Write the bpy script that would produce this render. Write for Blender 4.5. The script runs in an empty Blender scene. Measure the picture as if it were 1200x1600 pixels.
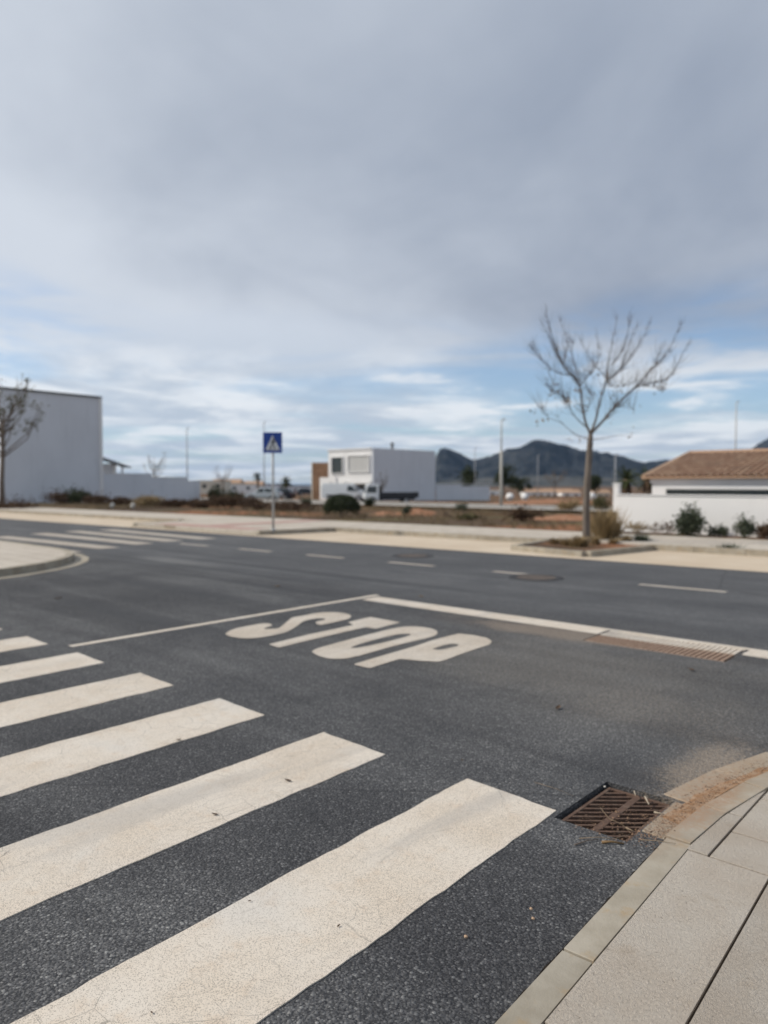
import bpy, bmesh, math, random
from mathutils import Vector, Matrix, noise
R = math.radians
rnd = random.Random(7)

# ------------------------------------------------------------------ camera, sky, sun, exposure
TH = R(41.92)                       # the camera looks 41.9 degrees left of the side road's axis (+Y)
CT, ST = math.cos(TH), math.sin(TH)
FPX, CAMH = 1155.0, 1.45
PITCH = math.atan(45 / FPX)
sc = bpy.context.scene
cam_d = bpy.data.cameras.new('camera')
cam = bpy.data.objects.new('camera', cam_d)
sc.collection.objects.link(cam)
cam.location = (0, 0, CAMH)
cam.rotation_euler = (R(90) - PITCH, 0, TH)
cam_d.sensor_fit = 'VERTICAL'
cam_d.sensor_height = 36
cam_d.lens = 36 * FPX / 1600
cam_d.clip_start = 0.05
cam_d.clip_end = 60000
cam_d.dof.use_dof = True
cam_d.dof.focus_distance = 2.25
cam_d.dof.aperture_fstop = 2.0
sc.camera = cam
sc.view_settings.view_transform = 'Standard'
sc.view_settings.look = 'None'
sc.view_settings.exposure = 0.0
sc.view_settings.gamma = 1.0
sc.view_settings.use_curve_mapping = False
sc.cycles.use_denoising = True
sc.cycles.max_bounces = 6
sc.cycles.volume_bounces = 0

SUN_EL = R(36)
sx, sy = -1.0, 0.10                  # towards the sun, in camera right / forward
SUN_AZ = Vector((sx * CT - sy * ST, sx * ST + sy * CT, 0)).normalized()
SUN_DIR = Vector((SUN_AZ.x * math.cos(SUN_EL), SUN_AZ.y * math.cos(SUN_EL), math.sin(SUN_EL)))

def build_world():
    w = bpy.data.worlds.new('World'); sc.world = w; w.use_nodes = True
    nt = w.node_tree; nt.nodes.clear()
    N = nt.nodes.new; L = nt.links.new
    def val(x, sock):
        if isinstance(x, (int, float)): sock.default_value = x
        else: L(x, sock)
    def mth(op, a, b=0.0, c=0.0, clamp=False):
        n = N('ShaderNodeMath'); n.operation = op; n.use_clamp = clamp
        val(a, n.inputs[0]); val(b, n.inputs[1]); val(c, n.inputs[2]); return n.outputs[0]
    def step(x, a, b):
        n = N('ShaderNodeMapRange'); n.interpolation_type = 'SMOOTHSTEP'
        val(x, n.inputs[0]); val(a, n.inputs[1]); val(b, n.inputs[2]); return n.outputs[0]
    def mixc(f, a, b):
        n = N('ShaderNodeMix'); n.data_type = 'RGBA'
        val(f, n.inputs[0])
        for x, s in ((a, n.inputs[6]), (b, n.inputs[7])):
            if isinstance(x, tuple): s.default_value = (*x, 1)
            else: L(x, s)
        return n.outputs[2]
    def nz(vec, scale, detail=5, rough=.5, dist=0.0):
        n = N('ShaderNodeTexNoise'); n.inputs['Scale'].default_value = scale; n.inputs['Detail'].default_value = detail
        n.inputs['Roughness'].default_value = rough; n.inputs['Distortion'].default_value = dist
        L(vec, n.inputs['Vector']); return n.outputs[0]
    tc = N('ShaderNodeTexCoord'); D = tc.outputs['Generated']
    rot = N('ShaderNodeMapping'); rot.inputs['Rotation'].default_value = (0, 0, -TH); L(D, rot.inputs[0])
    sp = N('ShaderNodeSeparateXYZ'); L(rot.outputs[0], sp.inputs[0])
    x, y, z = sp.outputs
    zz = mth('ADD', mth('MAXIMUM', z, 0.0), 0.055)
    px, py = mth('DIVIDE', x, zz), mth('DIVIDE', y, zz)
    def plane(ax, ay, ox, oy, rz=0):
        cb = N('ShaderNodeCombineXYZ'); L(px, cb.inputs[0]); L(py, cb.inputs[1])
        mp = N('ShaderNodeMapping'); mp.inputs['Scale'].default_value = (ax, ay, 1); mp.inputs['Location'].default_value = (ox, oy, 0)
        mp.inputs['Rotation'].default_value = (0, 0, rz)
        L(cb.outputs[0], mp.inputs[0]); return mp.outputs[0]
    sky = N('ShaderNodeTexSky'); sky.sky_type = 'NISHITA'; sky.sun_disc = False
    sky.sun_elevation = SUN_EL; sky.sun_rotation = math.atan2(SUN_DIR.x, SUN_DIR.y)
    sky.air_density = 1.0; sky.dust_density = 0.6; sky.ozone_density = 2.0
    # the overcast sheet overhead, with an uneven edge about ten degrees above the horizon
    edge = nz(plane(.55, .22, 3.1, 1.7, R(-14)), 1.0, 6, .55, .4)
    cover = step(mth('ADD', z, mth('MULTIPLY', mth('SUBTRACT', edge, .5), .26)), .09, .25)
    # streaks and small clouds in the clear belt below
    st1 = nz(plane(.30, .42, 8.3, 4.1, R(8)), 1.0, 7, .58, .5)
    st2 = nz(plane(.9, .8, 1.3, 9.1, R(-5)), 1.0, 6, .6, .3)
    streak = mth('MAXIMUM', step(st1, .36, .57), mth('MULTIPLY', step(st2, .47, .64), .95))
    alpha = mth('MAXIMUM', cover, mth('ADD', .30, mth('MULTIPLY', streak, .66)))
    alpha = mth('MAXIMUM', alpha, mth('MULTIPLY', step(z, .17, .0), .50))
    # light and dark in the clouds, lighter toward the veiled sun
    big = nz(plane(.42, .26, 5.4, 2.6, R(20)), 1.0, 5, .5, .6)
    fine = nz(plane(1.5, .9, 2.2, 7.7, R(12)), 1.0, 6, .55, .8)
    dp = N('ShaderNodeVectorMath'); dp.operation = 'DOT_PRODUCT'; L(D, dp.inputs[0]); dp.inputs[1].default_value = SUN_DIR
    glow = step(dp.outputs['Value'], -.25, 1.0)
    f = mth('ADD', mth('MULTIPLY', mth('SUBTRACT', big, .5), 1.7), mth('MULTIPLY', mth('SUBTRACT', fine, .5), .40))
    f = mth('ADD', f, mth('ADD', .34, mth('MULTIPLY', glow, .50)))
    f = mth('ADD', f, mth('MULTIPLY', step(z, .42, .14), mth('ADD', .12, mth('MULTIPLY', glow, .45))))
    f = step(f, -.1, 1.1)
    K = 10.0
    ccol = mixc(f, tuple(K * v for v in (.265, .315, .410)), tuple(K * v for v in (.66, .71, .785)))
    lowc = mixc(step(st2, .40, .62), tuple(K * v for v in (.55, .62, .71)), tuple(K * v for v in (.88, .91, .94)))
    ccol = mixc(step(z, .22, .10), ccol, lowc)
    blue = N('ShaderNodeMix'); blue.data_type = 'RGBA'; blue.blend_type = 'MULTIPLY'; blue.inputs[0].default_value = 1
    L(sky.outputs[0], blue.inputs[6]); blue.inputs[7].default_value = (.98, 1.16, 1.34, 1)
    col = mixc(alpha, blue.outputs[2], ccol)
    bg = N('ShaderNodeBackground'); bg.inputs[1].default_value = 0.10; L(col, bg.inputs[0])
    out = N('ShaderNodeOutputWorld'); L(bg.outputs[0], out.inputs[0])
build_world()

sun_d = bpy.data.lights.new('sun', 'SUN'); sun_d.energy = 3.4; sun_d.angle = R(2.0); sun_d.color = (1.0, .92, .80)
sun = bpy.data.objects.new('sun', sun_d); sc.collection.objects.link(sun)
sun.rotation_euler = (-SUN_DIR).to_track_quat('-Z', 'Y').to_euler()

# ------------------------------------------------------------------ placing helpers
def W(x, y):                         # camera right / forward -> world x, y
    return (x * CT - y * ST, x * ST + y * CT)
def gp(u, v, z=0.0):                 # where the view ray of a photo point meets height z
    a, b = (u - 600) / FPX, (800 - v) / FPX
    dy = math.cos(PITCH) + b * math.sin(PITCH); dz = -math.sin(PITCH) + b * math.cos(PITCH)
    t = (z - CAMH) / dz
    return W(a * t, dy * t)
def at(u, d):                        # world x, y at forward distance d
    return W((u - 600) / FPX * d, d)
def zat(v, d):                       # height seen at row v at distance d
    return CAMH + (755 - v) * d / FPX
def clamp(x, a=0., b=1.): return max(a, min(b, x))
def sm(x, a, b):
    t = clamp((x - a) / (b - a)); return t * t * (3 - 2 * t)
def mr(m, t): return 10.17 + .035 * (m + 8) + t      # main road: world y at x = m, t metres beyond its centre line

# ------------------------------------------------------------------ object helpers
COL = sc.collection
def tag(o, label=None, cat=None, group=None, kind=None):
    if label: o['label'] = label
    if cat: o['category'] = cat
    if group: o['group'] = group
    if kind: o['kind'] = kind
    return o
def empty(name, loc=(0, 0, 0), rz=0.0):
    o = bpy.data.objects.new(name, None); COL.objects.link(o); o.location = loc; o.rotation_euler = (0, 0, rz)
    o.empty_display_size = .2
    return o
def link_mesh(name, me, parent=None, loc=(0, 0, 0), rz=0.0):
    o = bpy.data.objects.new(name, me); COL.objects.link(o); o.parent = parent; o.location = loc; o.rotation_euler = (0, 0, rz)
    return o
def copy_tree(o, parent=None):
    c = o.copy(); COL.objects.link(c); c.parent = parent
    for ch in list(o.children): copy_tree(ch, c)
    return c
class MB:
    def __init__(s): s.v = []; s.f = []; s.mi = []
    def face(s, pts, mi=0):
        k = len(s.v); s.v += [tuple(p) for p in pts]; s.f.append(tuple(range(k, k + len(pts)))); s.mi.append(mi); return s
    def box(s, x0, x1, y0, y1, z0, z1, mi=0):
        k = len(s.v)
        s.v += [(x0, y0, z0), (x1, y0, z0), (x1, y1, z0), (x0, y1, z0), (x0, y0, z1), (x1, y0, z1), (x1, y1, z1), (x0, y1, z1)]
        for f in ((0, 3, 2, 1), (4, 5, 6, 7), (0, 1, 5, 4), (1, 2, 6, 5), (2, 3, 7, 6), (3, 0, 4, 7)):
            s.f.append(tuple(k + i for i in f)); s.mi.append(mi)
        return s
    def prism(s, poly, z0, z1, mi=0, inset=0.0, zf=None):
        n = len(poly); k = len(s.v)
        cx = sum(p[0] for p in poly) / n; cy = sum(p[1] for p in poly) / n
        g = zf or (lambda x, y: 0.0)
        s.v += [(x, y, z0 + g(x, y)) for x, y in poly]
        if inset:
            s.v += [(x, y, z1 - inset + g(x, y)) for x, y in poly]
            for x, y in poly:
                dx, dy = cx - x, cy - y; l = math.hypot(dx, dy) or 1
                s.v.append((x + dx / l * inset * 1.3, y + dy / l * inset * 1.3, z1 + g(x, y)))
            rings = 3
        else:
            s.v += [(x, y, z1 + g(x, y)) for x, y in poly]; rings = 2
        for r in range(rings - 1):
            for i in range(n):
                j = (i + 1) % n
                s.f.append((k + r * n + i, k + r * n + j, k + (r + 1) * n + j, k + (r + 1) * n + i)); s.mi.append(mi)
        s.f.append(tuple(k + (rings - 1) * n + i for i in range(n))); s.mi.append(mi)
        s.f.append(tuple(k + i for i in reversed(range(n)))); s.mi.append(mi)
        return s
    def tube(s, pts, rad, seg=8, mi=0, cap=True):
        pts = [Vector(p) for p in pts]; n = len(pts)
        if isinstance(rad, (int, float)): rad = [rad] * n
        k = len(s.v); up = Vector((.13, .21, .97)).normalized()
        for i, p in enumerate(pts):
            t = (pts[min(i + 1, n - 1)] - pts[max(i - 1, 0)]).normalized()
            a = t.cross(up)
            if a.length < .1: a = t.cross(Vector((1, 0, 0)))
            a.normalize(); b = t.cross(a)
            for j in range(seg):
                th = 2 * math.pi * j / seg
                s.v.append(tuple(p + (a * math.cos(th) + b * math.sin(th)) * rad[i]))
        for i in range(n - 1):
            for j in range(seg):
                q = (j + 1) % seg
                s.f.append((k + i * seg + j, k + i * seg + q, k + (i + 1) * seg + q, k + (i + 1) * seg + j)); s.mi.append(mi)
        if cap:
            s.f.append(tuple(k + j for j in reversed(range(seg)))); s.mi.append(mi)
            s.f.append(tuple(k + (n - 1) * seg + j for j in range(seg))); s.mi.append(mi)
        return s
    def build(s, name, mats, parent=None, loc=(0, 0, 0), rz=0.0, smooth=False, bevel=0.0):
        me = bpy.data.meshes.new(name); me.from_pydata(s.v, [], s.f)
        for m in (mats if isinstance(mats, (list, tuple)) else [mats]): me.materials.append(m)
        for p, i in zip(me.polygons, s.mi): p.material_index = i; p.use_smooth = smooth
        bm = bmesh.new(); bm.from_mesh(me); bmesh.ops.recalc_face_normals(bm, faces=bm.faces) if not getattr(s, 'keep', False) else None
        bm.to_mesh(me); bm.free(); me.update()
        o = link_mesh(name, me, parent, loc, rz)
        if bevel:
            b = o.modifiers.new('bevel', 'BEVEL'); b.width = bevel; b.segments = 2; b.limit_method = 'ANGLE'; b.angle_limit = R(35)
        return o

# ------------------------------------------------------------------ materials
class NT:
    def __init__(s, name):
        s.m = bpy.data.materials.new(name); s.m.use_nodes = True; s.t = s.m.node_tree
        s.b = s.t.nodes['Principled BSDF']
    def n(s, k): return s.t.nodes.new(k)
    def l(s, a, b): s.t.links.new(a, b)
    def put(s, x, sock):
        if isinstance(x, tuple): sock.default_value = (*x, 1) if len(x) == 3 and sock.type == 'RGBA' else x
        elif isinstance(x, (int, float)): sock.default_value = x
        else: s.l(x, sock)
    def pos(s, obj=False):
        if obj: return s.n('ShaderNodeTexCoord').outputs['Object']
        return s.n('ShaderNodeNewGeometry').outputs['Position']
    def noise(s, vec, sc_, det=4, ro=.5, di=0.0, col=False):
        n = s.n('ShaderNodeTexNoise'); s.l(vec, n.inputs['Vector']); n.inputs['Scale'].default_value = sc_
        n.inputs['Detail'].default_value = det; n.inputs['Roughness'].default_value = ro; n.inputs['Distortion'].default_value = di
        return n.outputs[1 if col else 0]
    def vor(s, vec, sc_, feat='F1', out=0, rnd_=1.0):
        n = s.n('ShaderNodeTexVoronoi'); n.feature = feat; s.l(vec, n.inputs['Vector']); n.inputs['Scale'].default_value = sc_
        n.inputs['Randomness'].default_value = rnd_
        return n.outputs[out]
    def rng(s, x, a, b, c=0., d=1., smooth=True):
        n = s.n('ShaderNodeMapRange'); n.interpolation_type = 'SMOOTHSTEP' if smooth else 'LINEAR'
        s.put(x, n.inputs[0]); s.put(a, n.inputs[1]); s.put(b, n.inputs[2]); s.put(c, n.inputs[3]); s.put(d, n.inputs[4]); return n.outputs[0]
    def mix(s, f, a, b, mode='MIX'):
        n = s.n('ShaderNodeMix'); n.data_type = 'RGBA'; n.blend_type = mode
        s.put(f, n.inputs[0]); s.put(a, n.inputs[6]); s.put(b, n.inputs[7]); return n.outputs[2]
    def math(s, op, a, b=0.0):
        n = s.n('ShaderNodeMath'); n.operation = op; s.put(a, n.inputs[0]); s.put(b, n.inputs[1]); return n.outputs[0]
    def map(s, vec, loc=(0, 0, 0), rz=0.0, scl=(1, 1, 1)):
        n = s.n('ShaderNodeMapping'); s.l(vec, n.inputs[0]); n.inputs['Location'].default_value = loc
        n.inputs['Rotation'].default_value = (0, 0, rz); n.inputs['Scale'].default_value = scl; return n.outputs[0]
    def blob(s, vec, c, r, soft=1.0, rz=0.0, wob=.35, nsc=2.0):   # a stain of its own shape: 1 inside an uneven ellipse
        p = s.map(s.map(vec, (-c[0], -c[1], 0)), (0, 0, 0), rz, (1 / r[0], 1 / r[1], 0))
        ln = s.n('ShaderNodeVectorMath'); ln.operation = 'LENGTH'; s.l(p, ln.inputs[0])
        d = s.math('ADD', ln.outputs['Value'], s.math('MULTIPLY', s.math('SUBTRACT', s.noise(vec, nsc, 5, .6), .5), wob * 2))
        return s.rng(d, 1.0 + soft * .5, 1.0 - soft * .5)
    def bump(s, h, strength=.3, dist=.01):
        n = s.n('ShaderNodeBump'); n.inputs['Strength'].default_value = strength; n.inputs['Distance'].default_value = dist
        s.l(h, n.inputs['Height']); s.l(n.outputs[0], s.b.inputs['Normal'])
    def fin(s, col, rough=.8, spec=.3, metal=0.0):
        s.put(col, s.b.inputs['Base Color']); s.put(rough, s.b.inputs['Roughness']); s.b.inputs['Specular IOR Level'].default_value = spec
        s.b.inputs['Metallic'].default_value = metal
        return s.m

def simple(name, c1, c2=None, scale=6.0, rough=.7, spec=.3, metal=0.0, bmp=.15, bdist=.01, obj=True, det=5, lo=.35, hi=.65):
    t = NT(name); p = t.pos(obj); c2 = c2 or tuple(v * .8 for v in c1)
    n = t.noise(p, scale, det, .55)
    if bmp: t.bump(t.noise(p, scale * 6, 4, .6), bmp, bdist)
    return t.fin(t.mix(t.rng(n, lo, hi), c1, c2), rough, spec, metal)

def m_asphalt():
    t = NT('asphalt'); p = t.pos()
    wp = t.mix(.004, p, t.noise(p, 40, 3, .6, 0, True))
    def cells(sc_):
        c = t.vor(wp, sc_, 'F1', 1); q = t.n('ShaderNodeSeparateColor'); t.l(c, q.inputs[0]); return q.outputs
    c1, c2 = cells(92), cells(210); d = t.vor(wp, 92, 'F1', 0)
    stone = t.mix(t.rng(c1[0], .25, .95), (.056, .057, .061), (.170, .171, .174))
    stone = t.mix(t.math('MULTIPLY', t.rng(c1[1], .86, .95), .8), stone, (.33, .33, .325))
    fine = t.mix(t.rng(c2[0], .15, 1.0), (.040, .041, .044), (.165, .165, .168))
    fine = t.mix(t.math('MULTIPLY', t.rng(c2[1], .93, .98), .8), fine, (.34, .335, .33))
    inst = t.rng(t.math('ADD', d, t.math('MULTIPLY', c1[2], .35)), .62, .50)
    base = t.mix(inst, t.mix(.6, (.032, .034, .038), fine), t.mix(.30, stone, fine))
    # worn, dusty and darker areas of the surface
    big = t.noise(p, .9, 6, .6, .5)
    base = t.mix(1.0, base, t.mix(t.rng(big, .3, .7), (.80, .80, .81), (1.20, 1.19, 1.17)), 'MULTIPLY')
    big2 = t.noise(t.map(p, (3, 1, 0), R(2), (.13, 1.3, 1)), 1.0, 6, .62, .4)
    base = t.mix(1.0, base, t.mix(t.rng(big2, .35, .68), (.72, .72, .735), (1.22, 1.22, 1.21)), 'MULTIPLY')
    # the trafficked main road is polished paler
    sp = t.n('ShaderNodeSeparateXYZ'); t.l(p, sp.inputs[0])
    pale = t.rng(t.math('ADD', sp.outputs[1], t.math('MULTIPLY', t.noise(p, .7, 4, .6), 1.4)), 7.2, 8.6)
    base = t.mix(t.math('MULTIPLY', pale, .28), base, (.135, .140, .150))
    # dry sand washed over the road beside the two drains
    gr = t.rng(t.noise(p, 48, 6, .8), .22, .78, 0., 1., False)
    for c, r_, so, a, wo, ns, k, cl in (((-2.75, 5.35), (2.1, 1.35), 1.6, -10, .7, 1.2, .50, (.23, .21, .183)), ((-3.5, 6.42), (1.35, .30), 1.3, 0, .6, 2.4, .66, (.29, .235, .185)),
                                        ((-1.9, 4.6), (.9, .55), 1.5, 30, .7, 2.2, .46, (.25, .22, .185)), ((-1.24, 3.8), (.22, .62), 1.3, -9, .55, 5, .62, (.34, .275, .21))):
        bl = t.math('MULTIPLY', t.blob(p, c, r_, so, R(a), wo, ns), k); dith = t.rng(t.math('SUBTRACT', t.math('MULTIPLY', bl, 1.05), gr), -.12, .22)
        base = t.mix(t.math('MULTIPLY', t.math('ADD', t.math('MULTIPLY', dith, .75), t.math('MULTIPLY', bl, .25)), .72), base, cl)
    # dark band of cleaner asphalt along the gutter, and turning tyre marks
    for c, r_, a, k in (((-1.62, 3.72), (.24, .85), -12, .32), ((-9.6, 8.1), (3.4, .13), 12, .65), ((-10.6, 7.3), (3.0, .10), 24, .55), ((-7.4, 4.2), (1.8, .20), 32, .5), ((-9.0, 5.6), (2.4, .16), 42, .5), ((-8.2, 6.6), (1.6, .13), -8, .55)):
        base = t.mix(t.math('MULTIPLY', t.blob(p, c, r_, 1.2, R(a), .45, 1.6), k), base, (.045, .047, .052))
    base = t.mix(t.math('MULTIPLY', t.blob(p, (-12.0, 7.6), (1.1, .25), 1.0, R(15), .6, 2.0), .5), base, (.20, .20, .195))
    # hairline cracks
    cr = t.vor(t.mix(.06, p, t.noise(p, 3, 4, .6, 0, True)), .16, 'DISTANCE_TO_EDGE', 0)
    base = t.mix(t.math('MULTIPLY', t.rng(cr, .0016, .0004), .5), base, (.03, .031, .034))
    t.bump(t.math('SUBTRACT', t.math('ADD', t.math('MULTIPLY', c1[2], .45), t.math('MULTIPLY', c2[2], .25)), d), .8, .006)
    return t.fin(base, .85, .3)

def m_paint(name, worn=.5, dull=1.0):
    t = NT(name); p = t.pos()
    n1 = t.noise(p, 2.2, 6, .6); n2 = t.noise(p, 150, 3, .7); n3 = t.noise(p, 9, 5, .6)
    col = t.mix(t.rng(n1, .3, .7), (.68, .59, .475), (.71, .645, .55))
    col = t.mix(t.math('MULTIPLY', t.rng(n3, .52, .72), .55), col, (.62, .50, .375))
    col = t.mix(t.math('MULTIPLY', t.rng(t.noise(p, 1.1, 4, .5), .55, .75), .45), col, (.55, .54, .51))
    # aggregate showing through as dark grains
    cell = t.vor(p, 430, 'F1', 1); sp = t.n('ShaderNodeSeparateColor'); t.l(cell, sp.inputs[0])
    dens = t.rng(n1, .25, .75, .80 - .16 * worn, .96 - .12 * worn)
    g = t.rng(t.math('SUBTRACT', sp.outputs[0], dens), 0.0, .05)
    col = t.mix(t.math('MULTIPLY', g, .65), col, (.20, .175, .145))
    col = t.mix(t.math('MULTIPLY', t.rng(n2, .52, .72), .35), col, (.42, .37, .30))
    scuff = t.noise(t.map(p, (0, 0, 0), R(4), (3.2, .35, 1)), 1.0, 5, .6, .5)
    col = t.mix(t.math('MULTIPLY', t.rng(scuff, .52, .72), .5), col, (.40, .375, .34))
    # fine map cracking
    wv = t.mix(.03, p, t.noise(p, 6, 5, .65, 0, True))
    e = t.vor(wv, 7.5, 'DISTANCE_TO_EDGE', 0)
    msk = t.rng(t.noise(p, 1.7, 4, .6), .44, .66)
    col = t.mix(t.math('MULTIPLY', t.math('MULTIPLY', t.rng(e, .013, .002), msk), .85), col, (.19, .175, .15))
    t.bump(t.math('SUBTRACT', sp.outputs[1], t.math('MULTIPLY', g, 1.5)), .35, .003)
    col = t.mix(1.0, col, (dull, dull, dull * 1.02), 'MULTIPLY')
    return t.fin(col, .8, .3)

def m_slab():
    t = NT('paving_concrete'); p = t.pos()
    n1 = t.noise(p, 2.6, 6, .6); pit = t.noise(p, 85, 5, .75, .8)
    oi = t.n('ShaderNodeObjectInfo').outputs['Random']
    col = t.mix(t.rng(n1, .3, .7), (.465, .40, .33), (.53, .48, .415))
    col = t.mix(1.0, col, t.mix(oi, (.90, .90, .90), (1.05, 1.05, 1.05)), 'MULTIPLY')
    cover = t.rng(t.noise(p, 1.4, 5, .6), .40, .60)
    col = t.mix(t.math('MULTIPLY', t.rng(pit, .42, .30), t.math('ADD', .35, t.math('MULTIPLY', cover, .5))), col, (.17, .135, .105))
    col = t.mix(t.math('MULTIPLY', t.rng(pit, .55, .70), .35), col, (.58, .53, .47))
    col = t.mix(t.math('MULTIPLY', t.rng(t.noise(p, 6, 6, .65), .55, .75), .35), col, (.36, .28, .20))
    t.bump(t.math('ADD', pit, t.math('MULTIPLY', t.noise(p, 300, 3, .7), .4)), 1.0, .008)
    return t.fin(col, .9, .2)

def m_kerb():
    t = NT('kerb_concrete'); p = t.pos()
    n1 = t.noise(p, 5, 6, .6)
    oi = t.n('ShaderNodeObjectInfo').outputs['Random']
    col = t.mix(t.rng(n1, .3, .7), (.29, .258, .205), (.40, .365, .305))
    col = t.mix(t.math('MULTIPLY', t.rng(t.noise(p, 11, 5, .6), .52, .72), .7), col, (.36, .265, .16))
    col = t.mix(1.0, col, t.mix(oi, (.9, .9, .9), (1.08, 1.06, 1.03)), 'MULTIPLY')
    col = t.mix(t.math('MULTIPLY', t.rng(t.noise(p, 120, 3, .7), .6, .75), .35), col, (.2, .17, .13))
    for c, r_, a, k, cl in (((-1.16, 3.55), (.16, .75), -8, .95, (.34, .24, .165)), ((-1.12, 3.45), (.09, .35), -6, .55, (.32, .19, .115)), ((-.95, 4.3), (.25, .6), -20, .7, (.33, .26, .19))):
        col = t.mix(t.math('MULTIPLY', t.math('MULTIPLY', t.blob(p, c, r_, .9, R(a), .5, 7), k), t.rng(t.noise(p, 45, 5, .75), .2, .7)), col, cl)
    t.bump(t.noise(p, 90, 5, .7), .35, .004)
    return t.fin(col, .85, .25)

def m_farpave():
    t = NT('far_paving'); p = t.pos()
    n1 = t.noise(p, .8, 6, .6)
    col = t.mix(t.rng(n1, .3, .7), (.48, .425, .36), (.56, .505, .435))
    br = t.n('ShaderNodeTexBrick'); t.l(p, br.inputs['Vector']); br.inputs['Scale'].default_value = 1.0
    br.inputs['Brick Width'].default_value = .6; br.inputs['Row Height'].default_value = .4; br.inputs['Mortar Size'].default_value = .012
    br.inputs['Color1'].default_value = (1, 1, 1, 1); br.inputs['Color2'].default_value = (.92, .92, .92, 1); br.inputs['Mortar'].default_value = (.6, .56, .5, 1)
    col = t.mix(1.0, col, br.outputs[0], 'MULTIPLY')
    col = t.mix(t.math('MULTIPLY', t.rng(t.noise(p, 2.5, 6, .65), .56, .75), .4), col, (.33, .27, .2))
    t.bump(t.noise(p, 60, 4, .7), .3, .004)
    return t.fin(col, .88, .25)

def m_bay():
    t = NT('parking_concrete'); p = t.pos()
    col = t.mix(t.rng(t.noise(p, .7, 6, .6), .3, .7), (.53, .43, .32), (.60, .51, .40))
    col = t.mix(t.math('MULTIPLY', t.rng(t.noise(p, 4, 6, .65), .55, .75), .45), col, (.43, .35, .26))
    t.bump(t.noise(p, 50, 4, .7), .3, .004)
    return t.fin(col, .9, .2)

def m_soil():
    t = NT('soil'); p = t.pos()
    a = t.noise(p, .16, 6, .6, .4); b = t.noise(p, 1.2, 6, .65)
    col = t.mix(t.rng(b, .3, .7), (.070, .047, .032), (.125, .088, .060))
    col = t.mix(t.rng(a, .49, .60), col, (.25, .12, .065))
    col = t.mix(t.math('MULTIPLY', t.rng(t.noise(p, .35, 5, .6), .52, .64), .7), col, (.13, .125, .06))
    t.bump(t.noise(p, 4, 6, .7), .8, .06)
    return t.fin(col, .95, .1)

def m_render(name, c=(.645, .67, .715), stain=.2):  # default colour holds the bluish shade of walls turned from the sun
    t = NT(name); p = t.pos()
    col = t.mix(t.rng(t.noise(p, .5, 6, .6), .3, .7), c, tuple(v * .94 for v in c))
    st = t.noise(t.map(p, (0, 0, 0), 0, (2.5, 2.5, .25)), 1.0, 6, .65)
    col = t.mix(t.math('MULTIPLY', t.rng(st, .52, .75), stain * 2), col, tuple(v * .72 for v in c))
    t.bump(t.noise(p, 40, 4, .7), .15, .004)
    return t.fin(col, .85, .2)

def m_rust():
    t = NT('rusty_iron'); p = t.pos()
    col = t.mix(t.rng(t.noise(p, 40, 5, .6), .3, .7), (.085, .052, .038), (.135, .082, .058))
    col = t.mix(t.math('MULTIPLY', t.rng(t.noise(p, 15, 5, .6), .5, .7), .6), col, (.16, .115, .085))
    t.bump(t.noise(p, 160, 4, .7), .5, .002)
    return t.fin(col, .8, .3)

def m_bark(name, c1, c2):
    t = NT(name); p = t.pos(True)
    n = t.noise(t.map(p, (0, 0, 0), 0, (14, 14, 2)), 1.0, 6, .65)
    t.bump(n, .8, .02)
    return t.fin(t.mix(t.rng(n, .3, .7), c1, c2), .9, .2)

def m_leaf(name, c1, c2, trans=.25):
    t = NT(name)
    g = t.n('ShaderNodeNewGeometry'); r_ = g.outputs['Random Per Island']
    col = t.mix(r_, c1, c2)
    t.fin(col, .7, .25)
    t.b.inputs['Transmission Weight'].default_value = 0
    tr = t.n('ShaderNodeBsdfTranslucent'); t.l(col, tr.inputs[0])
    mx = t.n('ShaderNodeMixShader'); mx.inputs[0].default_value = trans
    o = t.t.nodes['Material Output']
    t.l(t.b.outputs[0], mx.inputs[1]); t.l(tr.outputs[0], mx.inputs[2]); t.l(mx.outputs[0], o.inputs[0])
    return t.m

def m_mount():
    t = NT('shaded_mountain_scrub'); p = t.pos()
    g = t.n('ShaderNodeNewGeometry'); sp = t.n('ShaderNodeSeparateXYZ'); t.l(g.outputs['Normal'], sp.inputs[0])
    n = t.noise(p, .010, 9, .7)
    col = t.mix(t.rng(n, .38, .62), (.014, .018, .022), (.050, .054, .056))  # cloud shade and the blue of distance are put into this base colour
    col = t.mix(t.math('MULTIPLY', t.rng(t.math('ADD', sp.outputs[2], t.math('MULTIPLY', t.noise(p, .012, 6, .6), .25)), .74, .58), .5), col, (.12, .115, .11))
    return t.fin(col, .95, .1)

def m_tiles():
    t = NT('roof_tile'); p = t.pos(True); g = t.n('ShaderNodeNewGeometry')
    col = t.mix(g.outputs['Random Per Island'], (.34, .205, .135), (.48, .325, .22))
    col = t.mix(t.math('MULTIPLY', t.rng(t.noise(p, 1.3, 6, .65), .5, .7), .45), col, (.22, .17, .13))
    t.bump(t.noise(p, 30, 4, .6), .2, .01)
    return t.fin(col, .85, .2)

def m_glass(name, c=(.02, .028, .03), rough=.08):
    t = NT(name); return t.fin(c, rough, .6)

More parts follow.
